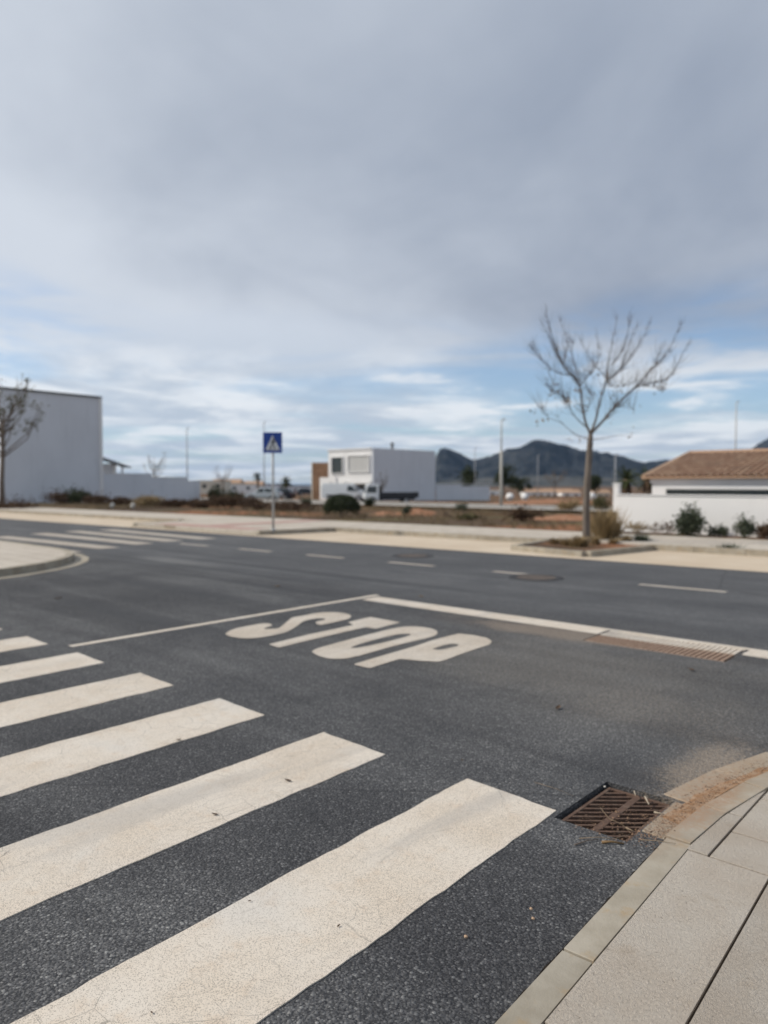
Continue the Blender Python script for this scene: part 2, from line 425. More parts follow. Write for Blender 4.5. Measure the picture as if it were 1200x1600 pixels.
M = {}
M['asphalt'] = m_asphalt(); M['paint'] = m_paint('road_paint', .7); M['paint_letters'] = m_paint('lettering_paint', 1.5, .94); M['paint_far'] = m_paint('worn_road_paint', 1.2, .74)
M['slab'] = m_slab(); M['kerb'] = m_kerb(); M['farpave'] = m_farpave(); M['bay'] = m_bay(); M['soil'] = m_soil()
M['joint'] = simple('joint_mortar', (.05, .038, .027), (.095, .07, .048), 20, .95, .1, obj=False)
M['white'] = m_render('shaded_white_render'); M['white2'] = m_render('white_house_render', (.78, .775, .77), .06)  # first white has wall shade put into its colour, white2 is the plain one
M['cream'] = m_render('cream_render', (.70, .64, .54))
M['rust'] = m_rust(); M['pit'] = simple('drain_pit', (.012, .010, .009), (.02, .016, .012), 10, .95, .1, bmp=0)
M['red_pave'] = simple('red_tactile_paving', (.40, .255, .215), (.47, .33, .29), 2.0, .88, .2, obj=False)
M['galv'] = simple('galvanised_steel', (.36, .37, .38), (.46, .47, .48), 8, .6, .4, .25)
M['conc_post'] = simple('post_concrete', (.40, .385, .35), (.47, .45, .41), 3, .85, .2)
M['lamp_grey'] = simple('lamp_post_grey', (.30, .31, .33), (.38, .39, .41), 3, .5, .4)
M['sign_blue'] = simple('sign_blue', (.006, .045, .26), (.010, .055, .30), 8, .35, .5, bmp=0)
M['sign_white'] = simple('sign_white', (.72, .73, .74), (.66, .67, .68), 8, .35, .5, bmp=0)
M['sign_black'] = simple('sign_black', (.015, .015, .018), (.025, .025, .028), 8, .4, .4, bmp=0)
M['bark'] = m_bark('tree_bark', (.11, .09, .075), (.21, .18, .155)); M['twig'] = m_bark('twig_bark', (.10, .08, .068), (.17, .14, .12))
M['deadleaf'] = m_leaf('dead_leaf', (.16, .10, .055), (.26, .17, .08), .15)
M['olive'] = m_leaf('olive_leaf', (.06, .065, .028), (.14, .12, .055))
M['green'] = m_leaf('evergreen_leaf', (.022, .032, .016), (.055, .068, .03), .15)
M['sage'] = m_leaf('grey_green_leaf', (.045, .06, .038), (.115, .13, .085))
M['brown'] = m_leaf('brown_scrub_leaf', (.055, .032, .02), (.13, .08, .047), .1)
M['straw'] = m_leaf('straw_grass', (.20, .145, .075), (.36, .27, .15), .2)
M['palm'] = m_leaf('palm_frond', (.028, .038, .014), (.075, .085, .032), .15)
M['palm_trunk'] = m_bark('palm_trunk', (.13, .09, .06), (.23, .16, .11))
M['tile'] = m_tiles(); M['mount'] = m_mount(); M['foothill'] = simple('foothill_scrub', (.05, .055, .055), (.10, .10, .095), .01, .95, .1, bmp=0, obj=False)
M['glass'] = m_glass('dark_window_glass'); M['shutter'] = simple('grey_roller_blind', (.46, .46, .45), (.50, .50, .49), 4, .6, .3)
M['frame_dark'] = simple('dark_window_frame', (.03, .032, .036), (.045, .047, .05), 5, .5, .4)
M['coping'] = simple('dark_metal_coping', (.085, .095, .105), (.12, .13, .14), 4, .5, .4)
M['wood'] = simple('brown_wood_cladding', (.15, .085, .05), (.22, .13, .08), 2.5, .75, .25)
M['alu'] = simple('grey_metal_flue', (.10, .10, .105), (.15, .15, .155), 4, .5, .4)
M['car_white'] = simple('white_car_paint', (.72, .75, .77), (.68, .71, .73), 2, .28, .5, bmp=0)
M['car_silver'] = simple('silver_car_paint', (.55, .60, .62), (.50, .55, .57), 2, .3, .5, .25, bmp=0)
M['car_dark'] = simple('dark_blue_car_paint', (.016, .019, .028), (.024, .027, .036), 2, .28, .5, bmp=0)
M['car_black'] = simple('black_plastic_trim', (.018, .018, .019), (.03, .03, .031), 6, .6, .3, bmp=0)
M['tyre'] = simple('tyre_rubber', (.02, .02, .021), (.03, .03, .03), 9, .85, .2)
M['rim'] = simple('wheel_rim', (.35, .36, .37), (.42, .43, .44), 9, .35, .5, .6, bmp=0)
M['lamp_glass'] = m_glass('headlight_glass', (.55, .57, .58), .15); M['lamp_red'] = m_glass('tail_light', (.30, .02, .015), .2)
M['truckbed'] = simple('dark_truck_bed', (.028, .031, .038), (.05, .052, .058), 4, .6, .3)
M['stone'] = simple('pale_stone', (.50, .47, .42), (.60, .57, .52), 6, .9, .2)
M['red_earth'] = simple('red_earth', (.30, .148, .085), (.37, .21, .135), 2.2, .95, .1, bmp=.8, bdist=.06, obj=False)
M['dirt'] = simple('orange_dirt', (.27, .155, .085), (.36, .25, .17), 22, .95, .1, bmp=.7, bdist=.006, obj=False)
M['pebble'] = m_leaf('gravel_grains', (.10, .065, .045), (.34, .21, .13), 0.0)
M['sea'] = simple('sea_water', (.045, .095, .15), (.055, .11, .17), .02, .35, .5, bmp=.2, bdist=.3, obj=False)
M['tar_lid'] = simple('manhole_iron', (.075, .06, .05), (.12, .095, .08), 12, .8, .3)

# ------------------------------------------------------------------ terrain, sea, hills
def ground_z(x, y):
    # camera-frame coordinates of the point
    cx, cy = x * CT + y * ST, -x * ST + y * CT
    z = .10 - .0150 * max(0, y - 19) if y < 420 else .10 - .0150 * 401
    if y < 17.2: z = -.6
    if y > 17.1 and y < 22.45 and x > -60: z = .10 - .004 * (y - 17)
    if -9.9 < x < 26 and 22.5 < y < 52: z = -1.25
    n = noise.noise(Vector((x * .05, y * .05, 0))) * .10 + noise.noise(Vector((x * .25, y * .25, 3))) * .07
    if y > 24 and not (-9.9 < x < 26 and y < 52): z += n * sm(y, 24, 30) * (.6 if y < 120 else 3)
    if cy > 300: z -= 14 * sm(cy, 450, 900) * sm(-cx / cy, -.10, .02)
    if y < 17: z -= 6 * sm(-x, 300, 900)
    return z
def lines(a): return sorted(set(a))
xs = lines([-9000, -6500, -4500, -3200, -2200, -1500, -1100, -850, -650, -500, -400, -330, -270, -220, -190, -160, -140] + [-120 + 2 * i for i in range(75)] + [-9.95, -9.85, 26, 26.1] + [30, 36, 45, 60, 80, 120, 200, 350, 700, 1500, 3000, 6000])
ys = lines([-3000, -900, -300, -100, -40, -15, 0, 12, 16.6, 17.15, 18, 19, 20, 21, 22, 22.44, 22.52, 23] + [24 + 1.5 * i for i in range(50)] + [102, 108, 116, 126, 140, 160, 185, 215, 250, 300, 360, 430, 520, 650, 800, 1000, 1300, 1700, 2200, 2900, 3800, 5200, 7500])
g = MB(); nx = len(xs)
g.v = [(x, y, ground_z(x, y)) for y in ys for x in xs]
for j in range(len(ys) - 1):
    for i in range(nx - 1):
        g.f.append((j * nx + i, j * nx + i + 1, (j + 1) * nx + i + 1, (j + 1) * nx + i)); g.mi.append(0)
tag(g.build('ground', M['soil'], smooth=True), 'bare brown and reddish earth of the empty plots beyond the road', 'ground', kind='structure')
s_ = MB(); k = 32
ring = [(40000 * math.cos(2 * math.pi * i / k), 40000 * math.sin(2 * math.pi * i / k), -12.0) for i in range(k)]
s_.face(ring)
tag(s_.build('sea', M['sea']), 'flat blue sea on the far horizon', 'sea', kind='structure')

def mountain(name, prof, d0, depth, label, seed, peakpos=.5, rough=1.0, mat=None):
    u0, u1 = prof[0][0], prof[-1][0]; nu = int((u1 - u0) / 2); nd = 44
    def pv(u):
        for (a, va), (b, vb) in zip(prof, prof[1:]):
            if a <= u <= b: return va + (vb - va) * (u - a) / (b - a)
        return 760
    mb = MB()
    for i in range(nu + 1):
        u = u0 + (u1 - u0) * i / nu
        ridge = (757 - pv(u) + min(1, (757 - pv(u)) / 25) * (1.3 * noise.noise(Vector((u * .09, seed, 0))) + 1.0 * noise.noise(Vector((u * .27, seed, 5))))) / FPX * (d0 + depth * peakpos)
        for j in range(nd + 1):
            q = j / nd; d = d0 + depth * q
            sh = 1 - abs(q - peakpos) / (peakpos if q < peakpos else 1 - peakpos)
            x, y = at(u, d)
            spur = noise.noise(Vector((x * .0035, y * .0035, seed))) * .6 + noise.noise(Vector((x * .009, y * .009, seed + 3))) * .35
            h = ridge * (sh ** 1.15) * (1 + spur * rough * (1 - sh) * 1.1)
            h += (noise.noise(Vector((x * .02, y * .02, seed))) + .6 * noise.noise(Vector((x * .045, y * .045, seed)))) * ridge * .10 * (1 - sh * .6)
            mb.v.append((x, y, max(h, 0) - 8))
    for i in range(nu):
        for j in range(nd):
            a = i * (nd + 1) + j
            mb.f.append((a, a + nd + 1, a + nd + 2, a + 1)); mb.mi.append(0)
    o = mb.build(name, mat or M['mount'], smooth=True)
    tag(o, label, 'mountain', kind='structure'); return o
mountain('hills', [(640, 757), (662, 748), (676, 726), (682, 708), (688, 699), (697, 698), (708, 702), (722, 709), (736, 715), (748, 716), (766, 711), (784, 704), (800, 699), (816, 694), (832, 688), (846, 686), (858, 687), (872, 691), (888, 697), (906, 702), (930, 705), (952, 707), (968, 711), (985, 716), (1006, 721), (1024, 719), (1040, 716), (1060, 722), (1090, 735), (1130, 757)], 2700, 900,
         'dark scrub covered ridge with a double peak behind the white house', 4.0)
mountain('hills', [(1010, 757), (1050, 728), (1070, 716), (1086, 708), (1100, 706), (1116, 709), (1135, 714), (1152, 708), (1166, 704), (1180, 694), (1192, 686), (1206, 680), (1230, 668), (1270, 655), (1320, 660), (1400, 650), (1500, 690), (1600, 757)], 3100, 1100,
         'rocky mountain rising behind the tiled roof at the right', 9.0)
mountain('hills', [(640, 757), (690, 748), (760, 742), (850, 738), (930, 742), (1010, 745), (1100, 740), (1200, 738), (1350, 742), (1500, 757)], 1500, 500,
         'low grey foothills in front of the dark ridge', 14.0, mat=M['foothill'])

# ------------------------------------------------------------------ roads
KX, KR = -1.12, 4.0                 # kerb line of the near pavement; corner radius
KC = (KX + KR, 2.95)                # centre of the near corner
HOLES = [(-1.56, -1.23, 2.84, 3.36), (-3.17, -1.91, 6.27, 6.86)]
def sheet_with_holes(x0, x1, y0, y1, holes, z):
    X = lines([x0, x1] + [h[i] for h in holes for i in (0, 1)]); Y = lines([y0, y1] + [h[i] for h in holes for i in (2, 3)])
    mb = MB()
    for a, b in zip(X, X[1:]):
        for c, d in zip(Y, Y[1:]):
            cx, cy = (a + b) / 2, (c + d) / 2
            if any(h[0] < cx < h[1] and h[2] < cy < h[3] for h in holes): continue
            mb.face([(a, c, z), (b, c, z), (b, d, z), (a, d, z)])
    for h in holes:                  # cut edges of the asphalt round the drains
        c = [(h[0], h[2]), (h[1], h[2]), (h[1], h[3]), (h[0], h[3])]
        for (ax, ay), (bx, by) in zip(c, c[1:] + c[:1]):
            mb.face([(ax, ay, z), (bx, by, z), (bx, by, z - .05), (ax, ay, z - .05)])
    return mb
road = sheet_with_holes(-160, 70, -60, 14.2, HOLES, 0).build('road', M['asphalt'])
tag(road, 'grey asphalt side road and main road meeting at the junction', 'road', kind='structure')

def jitter_quad(p, q, r, s, z, jit=.003, step=.06):
    out = []
    c = [p, q, r, s]
    for a, b in zip(c, c[1:] + c[:1]):
        L = math.hypot(b[0] - a[0], b[1] - a[1]); n = max(1, int(L / step))
        nx_, ny_ = -(b[1] - a[1]) / L, (b[0] - a[0]) / L
        for i in range(n):
            t = i / n; j = noise.noise(Vector((a[0] + (b[0] - a[0]) * t, a[1] + (b[1] - a[1]) * t, 0)) * 6) * jit * 1.6 + rnd.uniform(-jit, jit) * .6
            out.append((a[0] + (b[0] - a[0]) * t + nx_ * j, a[1] + (b[1] - a[1]) * t + ny_ * j, z))
    return out
ZP = .004
def stripe(name, c, mat, jit=.004, z=ZP):
    mb = MB(); top = jitter_quad(*c, z, jit); mb.face(top)
    for a, b in zip(top, top[1:] + top[:1]): mb.face([a, b, (b[0], b[1], z - .006), (a[0], a[1], z - .006)])
    return mb.build(name, mat, road)
for i in range(9):                   # zebra crossing in the foreground
    a = -2.085 - 1.014 * i; w = .505 + rnd.uniform(-.008, .008)
    stripe('crosswalk_stripe', [(a + .10, -1.07), (a + w + .10, -1.07), (a + w, 2.90 - .002 * i), (a, 2.93 - .004 * i)], M['paint'], .005)
stripe('centre_line', [(-6.47, 2.99), (-6.385, 2.99), (-6.385, 7.03), (-6.47, 7.03)], M['paint'])
for a, b, c, d in ((-6.32, -3.19, 6.63, 6.93), (-3.19, -1.89, 6.865, 6.93), (-1.89, .8, 6.63, 6.93)):
    stripe('stop_line', [(a, c), (b, c), (b, d), (a, d)], M['paint'])
for m0, m1 in ((-15.45, -14.40), (-13.25, -12.22), (-11.12, -10.12), (-8.98, -7.96), (-6.74, -5.52), (-4.32, -3.15), (-2.1, -1.0), (.1, 1.2)):
    w = .06
    stripe('lane_dash', [(m0, mr(m0, -w)), (m1, mr(m1, -w)), (m1, mr(m1, w)), (m0, mr(m0, w))], M['paint_far'])
for (ua, va), (ub, vb) in (((-14, 847.5), (112, 863.5)), ((-2, 838.5), (172, 856.5)), ((60, 833.5), (227, 850)), ((113, 830), (274, 845.5)), ((166, 827.6), (326, 842))):
    A, B = Vector(gp(ua, va)), Vector(gp(ub, vb)); n = Vector((-(B - A).y, (B - A).x)).normalized() * .24
    stripe('crosswalk_stripe', [tuple(A - n), tuple(B - n), tuple(B + n), tuple(A + n)], M['paint_far'], .01)

# STOP, elongated letters painted on the lane
stop = empty('stop_lettering', (0, 0, 0)); stop.parent = road
def letter(*loops, r=.2):
    """painted outline (and counter) given as points on the road, filled as one flat sheet"""
    bm = bmesh.new(); eds = []
    for lp in loops:
        lp = [(a[0] + (b[0] - a[0]) * t, a[1] + (b[1] - a[1]) * t) for a, b in zip(lp, lp[1:] + lp[:1]) for t in (r, 1 - r)]   # rounded corners
        vs = [bm.verts.new((x, y, ZP)) for x, y in lp]
        eds += [bm.edges.new((vs[i], vs[(i + 1) % len(vs)])) for i in range(len(vs))]
    bmesh.ops.triangle_fill(bm, edges=eds, use_beauty=True, use_dissolve=False, normal=(0, 0, 1))
    for f in bm.faces:
        if f.normal.z < 0: f.normal_flip()
    me = bpy.data.meshes.new('painted_letter'); bm.to_mesh(me); bm.free(); me.materials.append(M['paint_letters'])
    link_mesh('painted_letter', me, stop)
def c1(*q): return [gp(345 + x / 5.4545, 945 + y / 5.4545) for x, y in q]
def c2(*q): return [gp(480 + x / 4, 960 + y / 4) for x, y in q]
letter(c1((35, 255), (70, 225), (130, 203), (220, 185), (310, 168), (375, 160), (425, 165), (440, 180), (405, 190), (365, 203), (385, 210), (440, 208), (490, 205), (520, 185), (560, 150), (600, 115), (640, 105), (720, 92), (800, 75), (880, 66), (980, 66), (1060, 75), (1110, 92), (1110, 110), (1070, 128), (980, 148), (900, 165), (850, 175), (815, 165), (805, 150), (850, 138), (895, 128), (880, 118), (820, 118), (750, 130), (700, 145), (660, 175), (610, 210), (560, 235), (480, 255), (380, 275), (280, 288), (180, 288), (90, 275)))
letter(c1((408, 340), (495, 368)) + c2((0, 166), (180, 124), (365, 82), (430, 92), (500, 73), (582, 52), (490, 35), (395, 18), (325, 34), (255, 51), (290, 68), (150, 98), (0, 130)), r=.04)
letter(c2((25, 235), (60, 215), (150, 190), (260, 160), (380, 128), (500, 98), (590, 80), (680, 77), (770, 88), (815, 105), (810, 130), (760, 148), (640, 175), (520, 205), (400, 240), (310, 265), (230, 280), (140, 280), (70, 262)),
       c2((265, 210), (350, 180), (480, 145), (570, 125), (640, 122), (650, 130), (590, 150), (480, 178), (380, 200), (310, 213)))
letter(c2((288, 315), (400, 280), (540, 240), (660, 205), (780, 165), (880, 138), (950, 122), (1040, 132), (1120, 148), (1155, 170), (1140, 190), (1080, 210), (960, 250), (870, 285), (820, 298), (700, 292), (580, 280), (480, 310), (390, 339)),
       c2((780, 220), (850, 195), (900, 185), (950, 190), (940, 200), (880, 215), (830, 225)), r=.07)

# second street between the plots, lower down
def road2():
    mb = MB()
    Y = [37 + 1.0 * i for i in range(14)]; X = [-150 + 10 * i for i in range(14)]
    for i, y in enumerate(Y):
        for x in X + [-10.2]:
            mb.v.append((x, y, .10 - .015 * (y - 19) + .13))
    n = len(X) + 1
    for j in range(len(Y) - 1):
        for i in range(n - 1): mb.f.append((j * n + i, j * n + i + 1, (j + 1) * n + i + 1, (j + 1) * n + i)); mb.mi.append(1 if 3 <= j <= 9 else 0)
    o = mb.build('back_street', [M['farpave'], simple('pale_old_asphalt', (.20, .195, .185), (.25, .245, .235), .7, .9, .2, obj=False)])
    tag(o, 'pale back street with pavements beyond the empty plot', 'road', kind='structure')
road2()

# ------------------------------------------------------------------ pavements, kerbs, parking bays
def arcpts(cx, cy, r, a0, a1, n): return [(cx + r * math.cos(R(a0 + (a1 - a0) * i / n)), cy + r * math.sin(R(a0 + (a1 - a0) * i / n))) for i in range(n + 1)]
# near pavement at the right: bedding, then slabs one by one
def zk(x, y): return .006 * clamp((y - 3.0) / 1.4)
near = MB()
near.prism([(60, -50), (60, KC[1] + KR - .12)] + arcpts(KC[0], KC[1], KR - .12, 90, 180, 24) + [(KX + .12, 2.9), (KX + .12 + .33, -5), (KX + .6, -50)], -.05, .010)
pave = near.build('pavement', M['joint']); tag(pave, 'near pavement of pale concrete slabs at the lower right', 'pavement', kind='structure')
def clip_half(poly, nx_, ny_, c):
    out = []
    for (ax, ay), (bx, by) in zip(poly, poly[1:] + poly[:1]):
        da, db = ax * nx_ + ay * ny_ - c, bx * nx_ + by * ny_ - c
        if da <= 0: out.append((ax, ay))
        if da * db < 0:
            t = da / (da - db); out.append((ax + (bx - ax) * t, ay + (by - ay) * t))
    return out
def area(p): return abs(sum(a[0] * b[1] - b[0] * a[1] for a, b in zip(p, p[1:] + p[:1]))) / 2
def shear(x, y): return (x + .042 * max(0.0, 2.92 - y), y)     # the kerb runs a touch askew to the stop line
def slab(poly, parent, mat, z=.020, rin=KR - .108):
    for i in range(19):
        a = R(90 + 90 * i / 18 + 2.5)
        if a > R(180): break
        nx_, ny_ = math.cos(a), math.sin(a)
        poly = clip_half(poly, nx_, ny_, KC[0] * nx_ + KC[1] * ny_ + rin)
        if len(poly) < 3: return
    if area(poly) < .002: return
    poly = [shear(*q) for q in poly]
    mb = MB(); mb.prism(poly, -.03, z + rnd.uniform(-.0015, .0015), inset=.0018, zf=zk); mb.build('paving_slab', mat, pave)
J = .009
def rect(a, b, c, d): return [(a + J / 2, c + J / 2), (b - J / 2, c + J / 2), (b - J / 2, d - J / 2), (a + J / 2, d - J / 2)]
x = KX + .105; colx = [x, -.715]
while colx[-1] < 1.6: colx.append(colx[-1] + .40)
for i, (a, b) in enumerate(zip(colx, colx[1:])):
    y = 2.905 - (1.2 if i % 2 == 0 else 1.35)
    slab(rect(a, b, y, 2.905), pave, M['slab'])
    for q in range(3): slab(rect(a, b, y - 1.2 * (q + 1), y - 1.2 * q), pave, M['slab'])
colb = [-1.4, -1.175, -.935, -.64, -.34, -.04, .26, .56, .86, 1.16]
for i, (a, b) in enumerate(zip(colb, colb[1:])):
    y = 2.905
    first = (.27, .44, .27, .40)[i % 4]
    while y < 7.0:
        h = first if y < 2.91 else .42
        slab(rect(a, b, y, y + h), pave, M['slab']); y += h
# kerbstones of the near pavement, dropped beside the crossing, and gutter stones round the corner
def kerb_run(pts, width, z1, parent, mat, name='kerbstone', z0=-.05, inset=.0018, gap=.009, zf=None, side=1):
    """pts: outer edge joint to joint; each stone spans pts[i]..pts[i+1]"""
    for a, b in zip(pts, pts[1:]):
        a, b = Vector(a), Vector(b); t = (b - a).normalized(); n = Vector((-t.y, t.x)) * side
        a2, b2 = a + t * gap / 2, b - t * gap / 2
        mb = MB(); mb.prism([tuple(a2), tuple(b2), tuple(b2 + n * width), tuple(a2 + n * width)], z0, z1 + rnd.uniform(-.002, .002), inset=inset, zf=zf)
        mb.build(name, mat, parent)
ky = [2.95, 2.02, 1.03, .02, -.98, -1.98, -3, -4, -5]
kerb_run([shear(KX + .01, v) for v in ky], .095, .020, pave, M['kerb'], side=1)
ap = arcpts(KC[0], KC[1], KR, 180, 90, 16)
kerb_run([(KX, 2.955)] + ap[1:], .10, .024, pave, M['kerb'], side=-1, zf=lambda x, y: zk(x, y) * 1.2)
kerb_run([(KX, KC[1] + KR)] and [(KC[0] + i, KC[1] + KR) for i in range(0, 12)], .10, .055, pave, M['kerb'], side=-1)
gpnts = arcpts(KC[0], KC[1], KR + .20, 180 - 6.0, 90, 13)
kerb_run([(KX - .185, 3.01), (KX - .185, 3.02)] and gpnts, .195, .004, pave, M['kerb'], 'gutter_stone', z0=-.06, side=-1, inset=.004)
mb = MB(); mb.prism([(-1.222, 2.97), (-1.125, 2.96), (-1.125, 3.34), (-1.222, 3.34)], -.05, .006, inset=.004); mb.build('gutter_stone', M['kerb'], pave)

# crumbly dark seam between asphalt and dropped kerb
sm_ = MB(); prev = None
for i in range(220):
    y = -1.0 + 3.93 * i / 219; w = .007 + .011 * max(0, .35 + noise.noise(Vector((0, y * 9, 1))) + .6 * noise.noise(Vector((3, y * 31, 1))))
    cur = (shear(KX + .012, y), shear(KX + .008 - w, y))
    if prev: sm_.face([(*prev[0], .003), (*cur[0], .003), (*cur[1], .0025), (*prev[1], .0025)])
    prev = cur
sm_.build('kerb_seam', simple('dark_seam_dirt', (.012, .010, .009), (.03, .024, .018), 60, .95, .1, obj=False), pave)

# corner pavement across the side road, at the left
IC = (-15.2, 3.5)
il = MB(); il.prism([(-11.98, -50)] + arcpts(IC[0], IC[1], 3.22, 0, 90, 18) + [(-150, IC[1] + 3.22 - .035 * 0), (-150, -50)], -.05, .115)
isl = il.build('pavement', M['farpave']); tag(isl, 'rounded pavement corner across the side road at the left edge', 'pavement', kind='structure')
iap = arcpts(IC[0], IC[1], 3.33, 0, 90, 8)
kerb_run([(-11.87, -6 + i) for i in range(0, 9)] + [(-11.87, 3.0)] + iap, .13, .122, isl, M['kerb'], side=1, z0=-.05)
kerb_run([iap[-1]] + [(IC[0] - 1 - i, IC[1] + 3.33) for i in range(20)], .13, .122, isl, M['kerb'], side=1)
kerb_run([(-11.60, -6 + i) for i in range(0, 9)] + [(-11.60, 3.0)] + arcpts(IC[0], IC[1], 3.60, 0, 90, 8), .25, .008, isl, M['kerb'], 'gutter_stone', side=1, inset=.003)
kerb_run([(IC[0] - i, IC[1] + 3.60) for i in range(20)], .25, .008, isl, M['kerb'], 'gutter_stone', side=1, inset=.003)

# far side: parking bays, pavement with bulb at the crossing
TK, TB, TE = 5.45, 8.45, 2.72
def strip_poly(m0, m1, t0, t1): return [(m0, mr(m0, t0)), (m1, mr(m1, t0)), (m1, mr(m1, t1)), (m0, mr(m0, t1))]
bay = MB()
for a, b in ((-160, 70),): bay.face([(x, y, .006) for x, y in strip_poly(a, b, TE, TK + .6)])
tag(bay.build('parking_lane', M['bay']), 'sandy concrete parking lane along the far side of the main road', 'parking lane', kind='structure')
BL, BR = -22.6, -15.9
fp = MB()
fp.prism(strip_poly(-160, 70, TK + .13, TB), -.05, .125)
fp.prism([(BL, mr(BL, TE + .35)), (BR - .5, mr(BR - .5, TE + .35)), (BR, mr(BR, TK + .12)), (BL - .3, mr(BL - .3, TK + .12))], -.05, .122)
fpo = fp.build('pavement', M['farpave']); tag(fpo, 'pale pavement along the far side of the main road', 'pavement', kind='structure')
run = [(BR + .16 + i, mr(BR + .16 + i, TK)) for i in range(0, 7)] + [(-8.62, mr(-8.62, TK))]
kerb_run(run, .13, .132, fpo, M['kerb'], side=1)
kerb_run([(-6.45 + i, mr(-6.45 + i, TK)) for i in range(0, 22)], .13, .132, fpo, M['kerb'], side=1)
kerb_run([(BL - 20 + i, mr(BL - 20 + i, TK)) for i in range(0, 20)], .13, .132, fpo, M['kerb'], side=1)
kerb_run([(BR - .35, mr(BR, TE + .3)), (BR - .17, mr(BR, TE + 1.2)), (BR, mr(BR, TE + 2.1)), (BR + .13, mr(BR, TK))], .14, .132, fpo, M['kerb'], side=1)
kerb_run([(BL - .3, mr(BL, TK)), (BL - .15, mr(BL, TE + 1.4)), (BL, mr(BL, TE + .3))], .14, .132, fpo, M['kerb'], side=1)
kerb_run([(BL + (BR - .35 - BL) * i / 6, mr(BL + (BR - .35 - BL) * i / 6, TE + .22)) for i in range(7)], .14, .03, fpo, M['kerb'], side=1)
red = MB()
red.face([(x, y, .1262) for x, y in [(-21.6, mr(-21.6, TE + .42)), (-16.9, mr(-16.9, TE + .42)), (-16.9, mr(-16.9, TE + 1.25)), (-21.6, mr(-21.6, TE + 1.25))]])
red.face([(x, y, .1302) for x, y in [(-19.9, mr(-19.9, TE + 1.26)), (-18.9, mr(-18.9, TE + 1.26)), (-18.9, mr(-18.9, TB - .1)), (-19.9, mr(-19.9, TB - .1))]])
red.build('tactile_paving', M['red_pave'], fpo)['label'] = 'faded red tactile paving'
# planting bed of the bare tree
bed = empty('planting_bed', (0, 0, 0)); tag(bed, 'earth planting bed with concrete edging under the bare tree', 'planting bed')
PB = [(-8.50, mr(-8, 3.55)), (-6.75, mr(-7, 3.25)), (-6.35, mr(-6.4, TK + .3)), (-8.75, mr(-8.7, TK + .3))]
m_ = MB(); m_.prism(PB, -.02, .085); m_.build('soil', M['soil'], bed)
def edge_stones(a, b, n):
    a, b = Vector(a), Vector(b)
    return [tuple(a + (b - a) * i / n) for i in range(n + 1)]
kerb_run(edge_stones(PB[0], PB[1], 2), .12, .115, bed, M['kerb'], 'edging_stone', side=-1)
kerb_run(edge_stones(PB[1], PB[2], 3), .12, .117, bed, M['kerb'], 'edging_stone', side=-1)
kerb_run(edge_stones(PB[3], PB[0], 3), .12, .113, bed, M['kerb'], 'edging_stone', side=-1)

# ------------------------------------------------------------------ drains and covers
h0, h1, h2, h3 = HOLES[0]
dr = empty('drain_grate', ((h0 + h1) / 2, (h2 + h3) / 2, 0)); tag(dr, 'rusty cast iron street drain grate set in the asphalt by the pavement', 'drain')
ox, oy = dr.location.x, dr.location.y
def loc(x, y): return (x - ox, y - oy)
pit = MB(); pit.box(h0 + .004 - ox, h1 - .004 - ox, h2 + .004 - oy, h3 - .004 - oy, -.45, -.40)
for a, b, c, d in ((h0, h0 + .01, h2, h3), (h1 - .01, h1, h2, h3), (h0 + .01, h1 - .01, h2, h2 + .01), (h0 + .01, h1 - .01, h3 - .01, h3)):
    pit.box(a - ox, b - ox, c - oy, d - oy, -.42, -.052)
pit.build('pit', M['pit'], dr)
TOPZ = -.014
fr = MB(); fw = .016; gx0, gx1, gy0, gy1 = h0 + .022, h1 - .008, h2 + .010, h3 - .022
for a, b, c, d in ((gx0, gx0 + fw, gy0, gy1), (gx1 - fw, gx1, gy0, gy1), (gx0 + fw, gx1 - fw, gy0, gy0 + fw), (gx0 + fw, gx1 - fw, gy1 - fw, gy1)):
    fr.box(a - ox, b - ox, c - oy, d - oy, TOPZ - .03, TOPZ)
fr.build('frame', M['rust'], dr, bevel=.002)
mid = (gx0 + gx1) / 2
rib = MB(); rib.box(mid - .016 - ox, mid + .016 - ox, gy0 + fw - oy, gy1 - fw - oy, TOPZ - .03, TOPZ - .001); rib.build('rib', M['rust'], dr, bevel=.002)
# slanting bars in two columns
for c0, c1 in ((gx0 + fw, mid - .016), (mid + .016, gx1 - fw)):
    pitch = .0545; wbar = .0175; wx = c1 - c0; rise = wx * .86
    y = gy0 + fw - rise
    while y < gy1 - fw:
        poly = [(c0, y), (c1, y + rise), (c1, y + rise + wbar), (c0, y + wbar)]
        poly = clip_half(poly, 0, 1, gy1 - fw); poly = clip_half(poly, 0, -1, -(gy0 + fw)) if len(poly) > 2 else []
        if len(poly) > 2 and area(poly) > 2e-5:
            b = MB(); b.prism([loc(*p) for p in poly], TOPZ - .012, TOPZ - .002 + rnd.uniform(-.001, .0005)); b.build('bar', M['rust'], dr)
        y += pitch
# long grate along the stop line
h0, h1, h2, h3 = HOLES[1]
lg = empty('channel_drain', ((h0 + h1) / 2, (h2 + h3) / 2, 0)); tag(lg, 'long slotted channel drain half painted over by the stop line', 'drain')
ox, oy = lg.location.x, lg.location.y
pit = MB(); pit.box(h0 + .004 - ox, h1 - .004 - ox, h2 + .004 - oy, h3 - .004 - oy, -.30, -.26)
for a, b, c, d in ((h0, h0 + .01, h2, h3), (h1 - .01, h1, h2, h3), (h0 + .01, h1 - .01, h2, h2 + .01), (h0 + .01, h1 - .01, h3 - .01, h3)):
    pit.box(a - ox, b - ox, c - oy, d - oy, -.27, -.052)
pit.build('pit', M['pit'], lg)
nb = 27; pw = (h1 - h0 - .03) / nb; px0 = h0 + .015
M['rust2'] = simple('worn_brown_iron', (.26, .175, .125), (.33, .235, .175), 20, .85, .25, obj=False)
